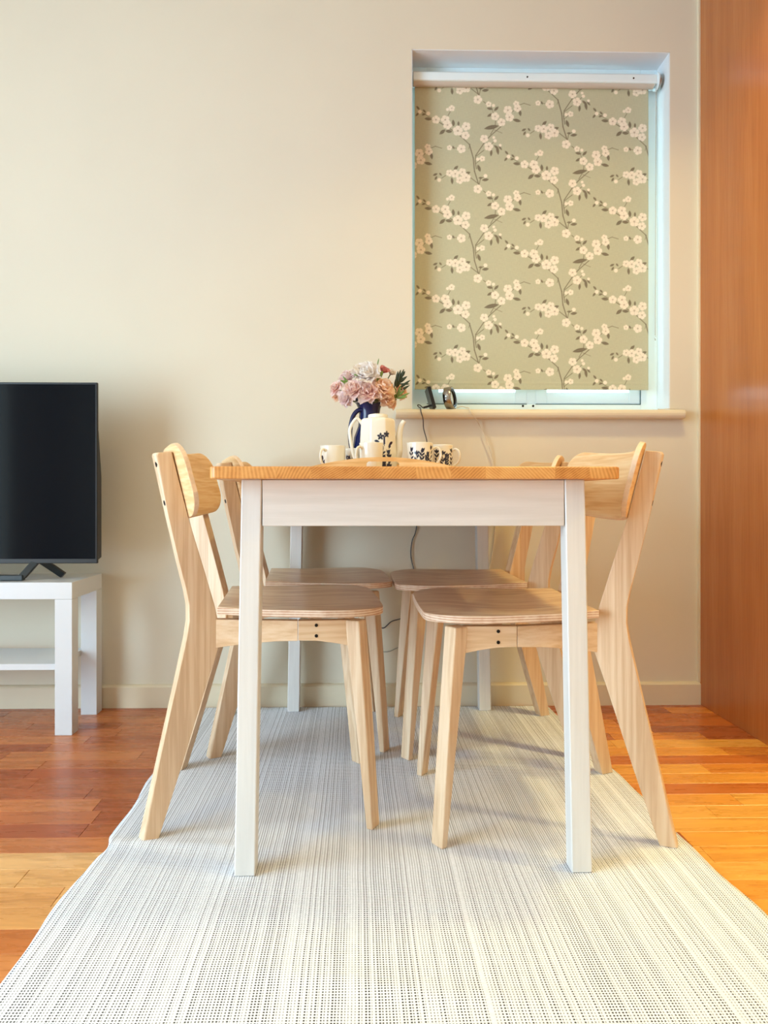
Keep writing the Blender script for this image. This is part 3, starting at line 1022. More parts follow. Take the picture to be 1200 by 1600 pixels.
def chair_proto():
    t = thing('dining_chair', '', 'chair')
    t['group'] = 'pale ash dining chairs at the table'
    YO, YI = 0.212, 0.187
    TOPI = 0.016                       # posts lean inwards at the top
    # rear post profile (x, z): front edge downwards, then rear edge upwards
    F = [(-0.183, 0.784), (-0.148, 0.648), (-0.112, 0.53), (-0.092, 0.462), (-0.085, 0.43), (-0.082, 0.400), (-0.085, 0.372), (-0.108, 0.305), (-0.158, 0.15), (-0.209, 0.0)]
    B = [(-0.243, 0.0), (-0.205, 0.165), (-0.173, 0.305), (-0.152, 0.400), (-0.1465, 0.435), (-0.147, 0.468), (-0.153, 0.50), (-0.168, 0.56), (-0.190, 0.655), (-0.2165, 0.776), (-0.214, 0.781)]
    YP, TP, PHI = 0.172, 0.028, math.radians(24)   # rear legs stand turned, back edges outwards
    key = {(round(p[0], 5), round(p[1], 5)) for p in B}
    for s in (-1, 1):
        bm = prism(F + B, 'y', s * (YP - TP), s * YP)
        ed = [e for e in bm.edges if all(abs(v.co.y - s * YP) < 1e-5 and (round(v.co.x, 5), round(v.co.z, 5)) in key for v in e.verts)]
        bmesh.ops.bevel(bm, geom=ed, offset=0.0075, segments=4, affect='EDGES', profile=0.5)
        rot = Matrix.Rotation(-s * PHI, 3, 'Z')
        piv = Vector((-0.13, s * YP, 0))
        bmesh.ops.rotate(bm, verts=bm.verts, cent=piv, matrix=rot)
        post = obj('rear_leg', bm, M['ash'], t, bevel=0.0016, seg=2)
        # two bolt sockets in the back edge of each post
        for (zx, zz) in ((-0.2124, 0.757), (-0.1956, 0.679)):
            b = bmesh.new()
            add_tube(b, [(zx + 0.008, s * (YP - 0.0085), zz + 0.0018), (zx - 0.0004, s * (YP - 0.0085), zz)], 0.0055, 14)
            bmesh.ops.rotate(b, verts=b.verts, cent=piv, matrix=rot)
            obj('bolt', b, M['screw'], post)
    # front legs: slim tapering blades turned so that their front face looks outwards
    PF, TF = math.radians(33), 0.034
    for s in (-1, 1):
        bm = bmesh.new()
        rings = []
        for (z, ix, oy, w_) in ((0.0, 0.250, 0.212, 0.015), (0.18, 0.2395, 0.210, 0.0235), (0.434, 0.222, 0.207, 0.0345)):
            n_ = Vector((math.cos(PF), s * math.sin(PF), 0))
            f_ = Vector((-math.sin(PF), s * math.cos(PF), 0))
            O = Vector((ix - TF * math.sin(PF), s * oy, z))
            I = O - f_ * TF
            rings.append([bm.verts.new(p) for p in (I, O, O - n_ * w_, I - n_ * w_)])
        bm.faces.new(rings[0])
        bm.faces.new(rings[-1])
        for a, b_ in zip(rings[:-1], rings[1:]):
            for k in range(4):
                bm.faces.new((a[k], a[(k + 1) % 4], b_[(k + 1) % 4], b_[k]))
        obj('front_leg', bm, M['ash'], t, bevel=0.0032, seg=3)
    # side rails: rear piece and front bracket meet in a visible joint
    for s in (-1, 1):
        a, b_ = s * 0.169, s * 0.190
        bm = prism([(-0.094, 0.434), (0.0775, 0.434), (0.0775, 0.392), (0.03, 0.390), (-0.03, 0.384), (-0.094, 0.374)], 'y', a, b_)
        for v in bm.verts:
            v.co.y -= s * 0.20 * (0.0775 - v.co.x)
        obj('side_rail', bm, M['ash_rail'], t, bevel=0.001)
        br_ = obj('corner_bracket', prism([(0.0785, 0.434), (0.185, 0.434), (0.185, 0.380), (0.155, 0.386), (0.118, 0.3915), (0.0785, 0.3925)], 'y', a, b_), M['ash_rail'], t, bevel=0.001)
        for zz in (0.424, 0.402):
            q = bmesh.new()
            add_tube(q, [(0.116, b_ - s * 0.004, zz), (0.116, b_ + s * 0.0012, zz)], 0.0036, 10)
            obj('bolt', q, M['screw'], br_)
    for x0, yh in ((0.104, 0.169), (-0.060, 0.140)):
        obj('cross_rail', box(x0, x0 + 0.024, -yh, yh, 0.394, 0.4445), M['ash_rail'], t, bevel=0.001)
    # seat
    def shell(name, cols, rowsn, pos, th_dir, th, mat, edge, bev):
        bm = bmesh.new()
        A = [[bm.verts.new(pos(i / cols, j / rowsn)) for j in range(rowsn + 1)] for i in range(cols + 1)]
        Bv = [[bm.verts.new(pos(i / cols, j / rowsn) + th_dir(i / cols, j / rowsn) * th) for j in range(rowsn + 1)] for i in range(cols + 1)]
        for i in range(cols):
            for j in range(rowsn):
                bm.faces.new((A[i][j], A[i + 1][j], A[i + 1][j + 1], A[i][j + 1]))
                bm.faces.new((Bv[i][j], Bv[i][j + 1], Bv[i + 1][j + 1], Bv[i + 1][j]))
        ef = []
        for i in range(cols):
            ef.append(bm.faces.new((A[i][0], Bv[i][0], Bv[i + 1][0], A[i + 1][0])))
            ef.append(bm.faces.new((A[i][rowsn], A[i + 1][rowsn], Bv[i + 1][rowsn], Bv[i][rowsn])))
        for j in range(rowsn):
            ef.append(bm.faces.new((A[0][j], A[0][j + 1], Bv[0][j + 1], Bv[0][j])))
            ef.append(bm.faces.new((A[cols][j], Bv[cols][j], Bv[cols][j + 1], A[cols][j + 1])))
        for f in bm.faces:
            f.smooth = True
        for f in ef:
            f.material_index = 1
            f.smooth = False
        bm.normal_update()
        o = obj(name, bm, mat, t, bevel=bev, seg=2)
        o.data.materials.append(edge)
        return o
    x0, x1 = -0.088, 0.258
    def shalf(x):
        base = 0.184 + (0.228 - 0.184) * min(1, max(0, (x - x0) / 0.22))
        r = 0.085
        if x > x1 - r:
            base = base - r + math.sqrt(max(0, r * r - (x - (x1 - r)) ** 2))
        return max(base, 0.02)
    def xs_(u):
        u = 1 - (1 - u) ** 1.6
        return x0 + (x1 - x0) * u
    def seatpos(u, v):
        x = xs_(u)
        y = (2 * v - 1) * shalf(x)
        bow = 0.010 * (1 - (y / 0.22) ** 2) if u > 0.6 else 0
        z = 0.4600 - 0.006 * math.exp(-((x - 0.06) / 0.11) ** 2) * max(0, 1 - (y / 0.20) ** 2) - 0.004 * max(0, (x - 0.2) / 0.068) ** 2
        z += 0.004 * max(0, (0.02 - x) / 0.1)
        return Vector((x + bow * (u - 0.6) / 0.4 * 0.6 if u > 0.6 else x, y, z))
    shell('seat', 40, 20, seatpos, lambda u, v: Vector((0, 0, -1)), 0.0150, M['ash_seat'], M['ply'], 0.0022)
    # backrest: bent plywood, ends curving forward
    W, R_, hh, r_ = 0.236, 0.42, 0.0775, 0.050
    c0 = Vector((-0.1655, 0, 0.724))                 # where the posts' front edges are at mid height
    up = Vector((-0.2555, 0, 0.9668)).normalized()
    fr = Vector((0.9668, 0, 0.2555)).normalized()
    def bpos(u, v):
        a = 2 * u - 1
        y = W * math.copysign(1 - (1 - abs(a)) ** 1.5, a)
        h = hh
        if abs(y) > W - r_:
            h = hh - r_ + math.sqrt(max(0, r_ * r_ - (abs(y) - (W - r_)) ** 2))
            h = max(h, hh - r_ + 0.004)
        s = (2 * v - 1) * h
        bend = (y * y - 0.180 ** 2) / (2 * R_)
        return c0 + up * s + fr * (bend + 0.0005) + Vector((0, y, 0))
    def bdir(u, v):
        a = 2 * u - 1
        y = W * a
        n = fr - Vector((0, 1, 0)) * (y / R_)
        return n.normalized()
    shell('backrest', 48, 12, bpos, bdir, 0.0105, M['ash_back'], M['ply_back'], 0.0018)
    return t

proto = chair_proto()
CH_ = [((0.397, 1.688, 180.0), 'nearer ash dining chair on the right of the table, on the cabinet side'),
       ((0.365, 2.185, 180.0), 'farther ash dining chair on the right of the table, mostly hidden, beside the wall'),
       ((-0.2162, 1.756, 4.7), 'nearer ash dining chair on the left of the table, on the television side'),
       ((-0.1726, 2.231, 4.0), 'farther ash dining chair on the left of the table, beside the wall')]
for i, ((x, d, a), lab) in enumerate(CH_):
    c = proto if i == 0 else copy_thing(proto)
    c.location = (x, dY(d), RZ)
    c.rotation_euler = (0, 0, math.radians(a))
    c['label'] = lab

# ------------------------------------------------------------------ tv bench and television
bx0, bx1 = -1.736, P(112.5, 900, 2.22).x
by0, by1 = dY(2.22), dY(2.478)
bench = thing('tv_bench', 'low white lacquered television bench with open shelf by the wall', 'bench', ((bx0 + bx1) / 2, (by0 + by1) / 2, 0))
bw, bdp = (bx1 - bx0) / 2, (by1 - by0) / 2
obj('top_board', box(-bw, bw, -bdp, bdp, 0.397, 0.446), M['white_lacquer'], bench, bevel=0.0008)
for sx in (-1, 1):
    for sy in (-1, 1):
        xa_, ya_ = sx * bw, sy * bdp
        obj('leg', box(min(xa_, xa_ - sx * 0.05), max(xa_, xa_ - sx * 0.05), min(ya_, ya_ - sy * 0.05), max(ya_, ya_ - sy * 0.05), 0, 0.3965), M['white_lacquer'], bench, bevel=0.0008)
obj('shelf', box(-bw + 0.05, bw - 0.05, -bdp + 0.012, bdp - 0.012, 0.188, 0.206), M['white_lacquer'], bench, bevel=0.0008)

tvr = P(150.5, 740, 2.27).x
tvw, tvh = 0.965, 0.542
tv = thing('television', 'large black flat television standing on the white bench', 'television', (tvr - tvw / 2, dY(2.29), 0.446))
zb = 0.050
scr = obj('panel', box(-tvw / 2, tvw / 2, -0.012, 0.0, zb, zb + tvh), M['tv_black'], tv, bevel=0.002)
obj('screen', box(-tvw / 2 + 0.006, tvw / 2 - 0.006, -0.0130, -0.0122, zb + 0.014, zb + tvh - 0.006), M['screen'], tv)
bm = bmesh.new()
add_prism(bm, [(0.0, zb + 0.006), (0.040, zb + 0.014), (0.040, zb + 0.26), (0.014, zb + 0.40), (0.0, zb + 0.42)], 'x', -tvw / 2 + 0.004, tvw / 2 - 0.004)
obj('rear_housing', bm, M['tv_black'], tv, bevel=0.003)
bm = bmesh.new()
# splayed foot: flat bar in front, strut rising to the panel, short strut behind
def strut(bm, a, b, w_, t_):
    a, b = Vector(a), Vector(b)
    d_ = (b - a).normalized()
    s_ = Vector((0, 1, 0))
    n_v = d_.cross(s_).normalized()
    vs_ = []
    for p in (a, b):
        for (i, j) in ((-1, -1), (1, -1), (1, 1), (-1, 1)):
            vs_.append(bm.verts.new(p + n_v * (i * w_ / 2) + s_ * (j * t_ / 2)))
    for f in ((0, 1, 2, 3), (7, 6, 5, 4), (0, 4, 5, 1), (1, 5, 6, 2), (2, 6, 7, 3), (3, 7, 4, 0)):
        bm.faces.new([vs_[i] for i in f])
xr_ = P(28, 905, 2.25).x - tv.location.x
xj = P(55, 880, 2.27).x - tv.location.x
for s in (-1, 1):
    strut(bm, (s * (xr_ + 0.005), -0.022, 0.012), (s * xj, 0.0, zb + 0.012), 0.020, 0.016)
    strut(bm, (s * (xj + 0.055), 0.055, 0.008), (s * (xj - 0.002), 0.012, zb + 0.012), 0.020, 0.016)
add_box(bm, -xr_ - 0.01, xr_ + 0.01, -0.034, -0.012, 0.001, 0.017)
obj('stand', bm, M['tv_stand'], tv, bevel=0.002)

# ------------------------------------------------------------------ things on the table
TZ = 0.7505
def put(px, d):
    return P(px, 740, d).x

# tray
tx = put(598, 1.85)
tray = thing('serving_tray', 'pale wooden serving tray with arched slotted handle, on the table', 'tray', (tx, dY(1.99), TZ))
thw, tdp = 0.215, 0.15
obj('base', box(-thw + 0.004, thw - 0.004, -tdp + 0.004, tdp - 0.004, 0.0, 0.007), M['tray'], tray, bevel=0.001)
def handle_end(y0, y1):
    """arched end wall with a slot, front face as quads strip"""
    b = bmesh.new()
    n = 64
    def ztop(x):
        a = abs(x)
        if a < 0.195:
            return 0.014 + 0.0285 * math.cos(min(1, a / 0.195) * PI / 2) ** 0.9
        return 0.014
    sw, s0, s1 = 0.040, 0.012, 0.0320
    def slot(x):
        a = abs(x)
        if a >= sw:
            return None
        r = 0.008
        k = 0 if a < sw - r else r - math.sqrt(max(0, r * r - (a - (sw - r)) ** 2))
        return (s0 + k, s1 - k)
    xs2 = sorted(set([-thw + 2 * thw * i / n for i in range(n + 1)] + [s * (sw - 0.008 * (1 - math.cos(t_ * PI / 10))) for s in (-1, 1) for t_ in range(6)] + [-sw, sw]))
    for xa2, xb2 in zip(xs2[:-1], xs2[1:]):
        if xb2 - xa2 < 1e-6:
            continue
        m = (xa2 + xb2) / 2
        cells = []
        if slot(m):
            a_, c_ = slot(xa2) or ((s0 + s1) / 2,) * 2, slot(xb2) or ((s0 + s1) / 2,) * 2
            cells.append(((xa2, 0), (xb2, 0), (xb2, c_[0]), (xa2, a_[0])))
            cells.append(((xa2, a_[1]), (xb2, c_[1]), (xb2, ztop(xb2)), (xa2, ztop(xa2))))
        else:
            cells.append(((xa2, 0), (xb2, 0), (xb2, ztop(xb2)), (xa2, ztop(xa2))))
        for c in cells:
            add_prism(b, c, 'y', y0, y1)
    bmesh.ops.remove_doubles(b, verts=b.verts, dist=1e-5)
    inner = {}
    for f in b.faces:
        key = tuple(sorted(v.index for v in f.verts))
    b.verts.index_update()
    for f in list(b.faces):
        key = tuple(sorted(v.index for v in f.verts))
        inner.setdefault(key, []).append(f)
    dead = [f for fs in inner.values() if len(fs) > 1 for f in fs]
    bmesh.ops.delete(b, geom=dead, context='FACES_ONLY')
    return b
obj('end_wall', handle_end(-tdp, -tdp + 0.009), M['tray'], tray)
obj('end_wall', handle_end(tdp - 0.009, tdp), M['tray'], tray)
for s in (-1, 1):
    xw = s * thw
    obj('side_wall', box(min(xw, xw - s * 0.009), max(xw, xw - s * 0.009), -tdp + 0.009, tdp - 0.009, 0, 0.014), M['tray'], tray, bevel=0.001)
TRZ = TZ + 0.0072

def ell_mask(U, V, shapes):
    m = np.zeros_like(U)
    for (x, y, L, W_, an) in shapes:
        c, s = math.cos(math.radians(an)), math.sin(math.radians(an))
        p = (U - x) * c + (V - y) * s
        q = -(U - x) * s + (V - y) * c
        hw_ = W_ * np.clip(1 - (p / L) ** 2, 0, 1)
        m = np.maximum(m, np.clip(0.5 + (hw_ - np.abs(q)) / 0.05, 0, 1) * (np.abs(p) < L))
    return m

def bold_print(seed, width, height, cx=0.0):
    """bold upright leaves and buds rising from the foot"""
    r = random.Random(seed)
    sh = []
    k = max(2, int(width / 1.25))
    for i in range(k):
        x = cx + (i + 0.5 - k / 2) * width / k + r.uniform(-.15, .15)
        top = height * r.uniform(0.75, 1.0)
        lean = r.uniform(-14, 14)
        sh.append((x, 1.6 + (top - 1.6) * 0.35, (top - 1.2) * 0.5, 0.05, 90 + lean))
        for j in range(5):
            z = 1.7 + (top - 2.2) * j / 4
            for sgn in (-1, 1):
                if r.random() < 0.85:
                    an = 90 - sgn * r.uniform(22, 48)
                    L = r.uniform(0.55, 0.85)
                    sh.append((x + sgn * 0.34, z + 0.2, L, 0.26, an))
        sh.append((x, top - 0.3, 0.75, 0.30, 90 + lean))
    for i in range(int(width / 0.45)):
        sh.append((cx - width / 2 + i * 0.45, 1.9 + r.uniform(-.5, .3), 0.5, 0.26, r.uniform(40, 140)))
    return sh

def print_shapes(seed, width, height, cx=0.0, dense=1.0):
    """dark leafy sprig print, centimetres on the surface: leaves fanning from stems, blossoms above"""
    r = random.Random(seed)
    sh = []
    for k in range(int(6 * dense)):
        x = cx + (r.random() - 0.5) * width
        hgt = height * (0.45 + 0.5 * r.random())
        sh.append((x, hgt * 0.5, hgt * 0.5, 0.07, 90 + r.uniform(-8, 8)))
        n = 4
        for i in range(n):
            z = hgt * (0.15 + 0.8 * i / n)
            for s in (-1, 1):
                sh.append((x + s * 0.38, z, 0.48, 0.19, 90 - s * r.uniform(25, 60)))
        # blossom
        for q in range(5):
            a = q * 72
            sh.append((x + 0.26 * math.cos(math.radians(a)), hgt + 0.26 * math.sin(math.radians(a)), 0.26, 0.17, a))
    for k in range(int(width / 0.5)):
        sh.append((cx - width / 2 + k * 0.5, 0.3, 0.34, 0.2, r.uniform(30, 150)))
    return sh

CREAM = srgb(238, 232, 220)
INK = srgb(24, 32, 62)
def printed_lathe(name, prof, shapes, parent, seg=160, zsub=3, facets=0):
    """lathe with the print painted at print angle; surface coordinates in cm, angle 0 faces the camera (-Y)"""
    pr = []
    for (a, b) in zip(prof[:-1], prof[1:]):
        L = math.hypot(b[0] - a[0], b[1] - a[1])
        k = max(1, int(L / 0.0012))
        for i in range(k):
            t_ = i / k
            pr.append((a[0] + (b[0] - a[0]) * t_, a[1] + (b[1] - a[1]) * t_))
    pr.append(prof[-1])
    th = np.linspace(0, 2 * PI, seg, endpoint=False)
    Rr = np.array([p[0] for p in pr])[:, None] * np.ones(seg)[None]
    Zz = np.array([p[1] for p in pr])[:, None] * np.ones(seg)[None]
    ang = ((th + PI) % (2 * PI)) - PI
    if facets:
        sec = 2 * PI / facets
        loc = ((th + sec / 2) % sec) - sec / 2
        k = math.cos(sec / 2) / np.cos(loc)
        k = 0.35 + 0.65 * k
        Rr = Rr * (k / k.mean())[None]
    X = Rr * np.sin(th)[None]
    Y = -Rr * np.cos(th)[None]
    rm = max(p[0] for p in pr)
    U = (ang[None] * rm * 100) * np.ones_like(Zz)
    m = ell_mask(U, Zz * 100, shapes)
    col = np.array(CREAM[:3])[None, None] * (1 - m[..., None]) + np.array(INK[:3])[None, None] * m[..., None]
    return attr_grid(name, X, Y, Zz, col, M['china_print'], parent, wrap=True)

def make_cup(px, d, r, h, hang, shapes, label, name='coffee_cup'):
    x = put(px, d)
    t_ = thing(name, label, 'cup', (x, dY(d), TRZ), 0, 'floral coffee cups on the tray')
    prof = [(0.0001, 0.002), (r * 0.72, 0.002), (r * 0.80, 0.0), (r * 0.86, 0.004), (r * 0.93, h * 0.25), (r * 0.97, h * 0.6), (r, h), (r - 0.0012, h + 0.0008), (r - 0.0025, h),
            (r * 0.97 - 0.003, h * 0.6), (r * 0.88, h * 0.15), (0.0001, h * 0.1)]
    printed_lathe('body', prof, shapes, t_)
    a = math.radians(hang)
    ux, uy = math.sin(a), -math.cos(a)
    pts = []
    for (q, z) in ((r * 0.96, h * 0.80), (r + 0.008, h * 0.86), (r + 0.017, h * 0.78), (r + 0.020, h * 0.58), (r + 0.015, h * 0.40), (r + 0.004, h * 0.27), (r * 0.92, h * 0.24)):
        pts.append((ux * q, uy * q, z))
    obj('handle', tube(spline(pts, 5), 0.0032, 8), M['china'], t_, smooth=True)
    return t_

CH = 0.0735
make_cup(520, 2.02, 0.034, CH, -35, bold_print(3, 1.6, 5.2, -3.6) + bold_print(8, 1.2, 2.9, 3.6), 'cream coffee cup with handle to the front, leftmost on the tray')
make_cup(556, 2.10, 0.029, 0.071, 60, bold_print(9, 4.5, 6.0, -1.8), 'small printed coffee cup half hidden behind the coffee pot handle')
make_cup(580, 1.925, 0.0305, 0.075, -50, bold_print(5, 1.5, 4.0, 6.0), 'plain-sided cream coffee cup standing in front of the coffee pot')
make_cup(656, 1.965, 0.0345, 0.078, 80, bold_print(12, 7.4, 6.9, 0.2), 'cream coffee cup with bold dark leaf print, right of the coffee pot')
make_cup(690, 2.035, 0.0310, 0.077, 65, bold_print(21, 6.0, 6.7, 0.6), 'rightmost printed coffee cup on the tray, behind its neighbour')

# coffee pot
pd = 2.02
pot = thing('coffee_pot', 'tall cream coffee pot with dark floral print, on the tray', 'coffee pot', (put(590.5, pd), dY(pd), TRZ))
pprof = [(0.0001, 0.002), (0.046, 0.0), (0.0505, 0.004), (0.0515, 0.02), (0.0500, 0.06), (0.0480, 0.10), (0.0462, 0.138), (0.0445, 0.1435), (0.040, 0.1465), (0.0285, 0.1480), (0.0280, 0.1485)]
psh = bold_print(31, 3.6, 8.8, 2.2) + bold_print(33, 1.5, 8.0, -4.6) + bold_print(37, 3.2, 6.0, 2.0)
for q in range(5):
    a = q * 72 + 18
    psh.append((0.6 + 0.55 * math.cos(math.radians(a)), 9.6 + 0.55 * math.sin(math.radians(a)), 0.5, 0.3, a))
    psh.append((2.4 + 0.5 * math.cos(math.radians(a)), 10.2 + 0.5 * math.sin(math.radians(a)), 0.5, 0.3, a))
psh += [(-0.4, 8.3, 0.8, 0.4, -20), (3.9, 7.9, 0.9, 0.4, 30), (1.6, 8.6, 0.30, 1.6, 0)]
printed_lathe('body', pprof, psh, pot, seg=200, facets=8)
obj('lid', lathe([(0.0, 0.161), (0.010, 0.1605), (0.022, 0.1585), (0.0262, 0.157), (0.0268, 0.148), (0.0, 0.1475)], 40), M['china'], pot, smooth=False, bevel=0.001)
sp_ = spline([(0.045, -0.004, 0.028), (0.055, -0.006, 0.055), (0.056, -0.006, 0.095), (0.0610, -0.007, 0.125), (0.070, -0.008, 0.1405)], 6)
obj('spout', tube(sp_, [0.012 - 0.006 * i / (len(sp_) - 1) for i in range(len(sp_))], 12), M['china'], pot, smooth=True)
hp = spline([(-0.040, -0.006, 0.130), (-0.050, -0.008, 0.142), (-0.058, -0.009, 0.146), (-0.070, -0.011, 0.130), (-0.0755, -0.012, 0.112), (-0.071, -0.011, 0.075), (-0.062, -0.010, 0.040), (-0.046, -0.007, 0.028)], 5)
hd = obj('handle', tube(hp, 0.0046, 10, flat=1.3), M['china'], pot, smooth=True)
# blue jug used as vase
vd = 2.30
vx = put(577, vd)
vase = thing('blue_vase', 'navy blue vase with pale rim bands holding the pink flowers, on the table', 'vase', (vx, dY(vd), TZ))
def zy(py, d):
    return P(577, py, d).z - TZ
zr = zy(623, vd)
prof = [(0.0, 0.003), (0.034, 0.0), (0.038, 0.006), (0.034, 0.014), (0.045, 0.045), (0.051, 0.085), (0.047, 0.125), (0.034, 0.160), (0.031, zr - 0.048), (0.034, zr - 0.030), (0.044, zr - 0.008), (0.049, zr), (0.0465, zr + 0.001), (0.041, zr - 0.010), (0.029, zr - 0.035), (0.027, 0.15), (0.0, 0.10)]
obj('body', lathe([(r, z) for (r, z) in prof], 48), M['navy'], vase, smooth=True)
for (zc, rc_) in ((zr - 0.0005, 0.0492), (zr - 0.0125, 0.0432)):
    obj('rim_band', lathe([(rc_ - 0.0015, zc - 0.0015), (rc_ + 0.0006, zc - 0.0012), (rc_ + 0.0012, zc + 0.0012), (rc_ - 0.0005, zc + 0.0020)], 48), M['navy_light'], vase, smooth=True)['label'] = 'pale band around the rim'

hv = [P(a_, b_, vd - 0.02) - Vector((vx, dY(vd), TZ)) for (a_, b_) in ((568, 641), (560, 641), (553, 648), (549, 660), (547, 676), (548, 694), (553, 712), (562, 722))]
obj('handle', tube(spline(hv, 5), 0.0068, 10), M['navy'], vase, smooth=True)

# flowers
def bloom_bm(seed, r, n_layers=5, openness=1.0):
    rr = random.Random(seed)
    b = bmesh.new()
    lay = b.verts.layers.float_color.new('print')
    for L in range(n_layers):
        f = L / (n_layers - 1)
        cnt = [4, 6, 7, 8, 8, 9][min(L, 5)]
        tilt = math.radians(10 + 72 * f * openness)
        size = r * (0.55 + 0.42 * f)
        for k in range(cnt):
            az = 2 * PI * (k + 0.5 * (L % 2)) / cnt + rr.uniform(-0.25, 0.25)
            ti = tilt + rr.uniform(-0.18, 0.18)
            sz = size * rr.uniform(0.86, 1.12)
            wd = sz * 0.48
            nu_, nv_ = 5, 5
            g = []
            for i in range(nu_ + 1):
                u = i / nu_
                row = []
                for j in range(nv_ + 1):
                    v = 2 * j / nv_ - 1
                    half = wd * math.sin(PI * min(0.98, 0.12 + 0.80 * u)) ** 0.6
                    ruff = 0.07 * sz * math.sin(v * 5 + seed + k) * u * u
                    ln = sz * u * (1 - 0.10 * v * v * u + 0.05 * math.sin(v * 7 + k))
                    cup = 0.35 * sz * (v * v) * 0.5 + 0.30 * sz * (u * u) * (1 - f * 1.5)
                    x = math.sin(ti) * ln - math.cos(ti) * (cup + ruff)
                    z = math.cos(ti) * ln + math.sin(ti) * (cup + ruff) * 0.9
                    y = v * half
                    xx = x * math.cos(az) - y * math.sin(az)
                    yy = x * math.sin(az) + y * math.cos(az)
                    vv = b.verts.new((xx, yy, z))
                    c = min(1, u * 0.9 + 0.12 * f)
                    vv[lay] = (c, c, c, 1)
                    row.append(vv)
                g.append(row)
            for i in range(nu_):
                for j in range(nv_):
                    b.faces.new((g[i][j], g[i + 1][j], g[i + 1][j + 1], g[i][j + 1]))
    return b

def add_leaf(b, base, tip, wd, bend=0.2):
    base, tip = Vector(base), Vector(tip)
    d_ = tip - base
    L = d_.length
    d_.normalize()
    s = d_.cross(Vector((0.3, 1, 0.2))).normalized()
    n = d_.cross(s)
    prev = None
    for i in range(6):
        u = i / 5
        hwid = wd * math.sin(PI * min(0.97, 0.06 + 0.9 * u)) ** 0.8
        c = base + d_ * (L * u) + n * (bend * L * u * (1 - u))
        row = [b.verts.new(c - s * hwid), b.verts.new(c - n * hwid * 0.25), b.verts.new(c + s * hwid)]
        if prev:
            for k in range(2):
                b.faces.new((prev[k], prev[k + 1], row[k + 1], row[k]))
        prev = row

MOUTH = Vector((vx, dY(vd), TZ + zr - 0.02))
BLOOMS = [  # px, py, depth offset, radius, material, tilt px-dir, label
    (571, 580, -0.025, 0.050, 'petal_white', 'large white peony at the top of the bouquet', 0.75, 5),
    (540, 587, 0.01, 0.036, 'petal_lilac', 'pale pink peony at the upper left of the bouquet', 0.9, 5),
    (575, 606, -0.055, 0.040, 'petal_pink', 'pink peony in the middle front of the bouquet', 1.0, 5),
    (549, 604, -0.045, 0.036, 'petal_pink', 'blush peony left of the middle front of the bouquet', 1.0, 5),
    (601, 600, -0.040, 0.036, 'petal_peach', 'peach peony right of the middle front of the bouquet', 1.0, 5),
    (536, 621, -0.030, 0.030, 'petal_lilac', 'lilac-white blossom hanging at the lower left of the bouquet', 1.05, 5),
    (609, 620, -0.030, 0.030, 'petal_peach', 'peach blossom hanging over the right rim of the vase', 1.05, 5),
    (521, 604, 0.0, 0.026, 'petal_pink', 'small pink blossom at the far left of the bouquet', 1.0, 4),
    (523, 617, 0.01, 0.020, 'petal_peach', 'tiny salmon blossom below the leftmost flower of the bouquet', 1.0, 4),
    (600, 578, 0.0, 0.020, 'petal_bud', 'deep pink bud right of the white peony', 0.5, 4),
    (630, 611, 0.01, 0.026, 'petal_peach', 'pale peach blossom at the far right of the bouquet', 1.0, 4),
    (616, 630, 0.0, 0.018, 'petal_peach', 'faded peach blossom drooping right below the leaves', 1.0, 4),
    (612, 582, 0.03, 0.018, 'petal_white', 'small cream bud between pink bud and dark leaves', 0.5, 4)]
for i, (px, py, dd, r, mt, lab, op, nl) in enumerate(BLOOMS):
    q = P(px, py, vd + dd)
    out_ = (q - (MOUTH + Vector((0, 0, 0.0)))).normalized()
    base = q - out_ * r * 0.45
    fl_ = thing('peony' if r > 0.021 else 'flower_bud', lab, 'flower', base, 0, 'flowers in the blue vase')
    b = bloom_bm(i * 7 + 3, r * 1.13, nl, op)
    rot = Vector((0, 0, 1)).rotation_difference((out_ + Vector((0, -0.75, 0.05))).normalized()).to_matrix()
    bmesh.ops.rotate(b, verts=b.verts, cent=(0, 0, 0), matrix=rot)
    obj('petals', b, M[mt], fl_, smooth=True)
    inner = MOUTH + Vector(((q.x - MOUTH.x) * 0.15, dd * 0.2, -0.01))
    obj('stem', tube(spline([Vector((0, 0, 0)), (inner - base) * 0.55 + Vector((0, 0, 0.006)), inner - base, inner - base + Vector((0, 0, -0.05))], 4), 0.0016, 6), M['stem'], fl_, smooth=True)

def sprig(px0, py0, leaves, mat, label, dd, wd=0.005):
    q = P(px0, py0, vd + dd)
    t_ = thing('leaf_sprig', label, 'foliage', q, 0, 'green sprigs in the blue vase')
    b = bmesh.new()
    for (ax_, ay_, bx_, by_, w_) in leaves:
        a = P(ax_, ay_, vd + dd) - q
        c = P(bx_, by_, vd + dd - 0.008) - q
        add_leaf(b, a, c, w_)
    o = obj('leaves', b, mat, t_, smooth=True)
    s = o.modifiers.new('solid', 'SOLIDIFY')
    s.thickness = 0.0005
    obj('stem', tube(spline([MOUTH - q + Vector((0.01, 0, -0.05)), MOUTH - q + Vector((0.018, 0, 0.004)), (MOUTH - q) * 0.4 + Vector((0.006, 0, 0)), Vector((0, 0, 0))], 4), 0.0013, 6), M['stem'], t_, smooth=True)
r3 = random.Random(4)
lv = [(618, 612, 619, 590, .005), (620, 606, 626, 578, .005), (622, 604, 631, 577, .005), (621, 600, 636, 588, .005), (622, 608, 641, 594, .004), (620, 614, 640, 602, .004), (617, 620, 612, 598, .005),
      (619, 598, 622, 580, .004), (624, 600, 640, 600, .003), (616, 622, 628, 612, .004), (614, 626, 606, 612, .005), (627, 590, 633, 580, .004)]
sprig(617, 622, lv, M['leaf'], 'dark green leafy sprig at the right of the bouquet', 0.0)
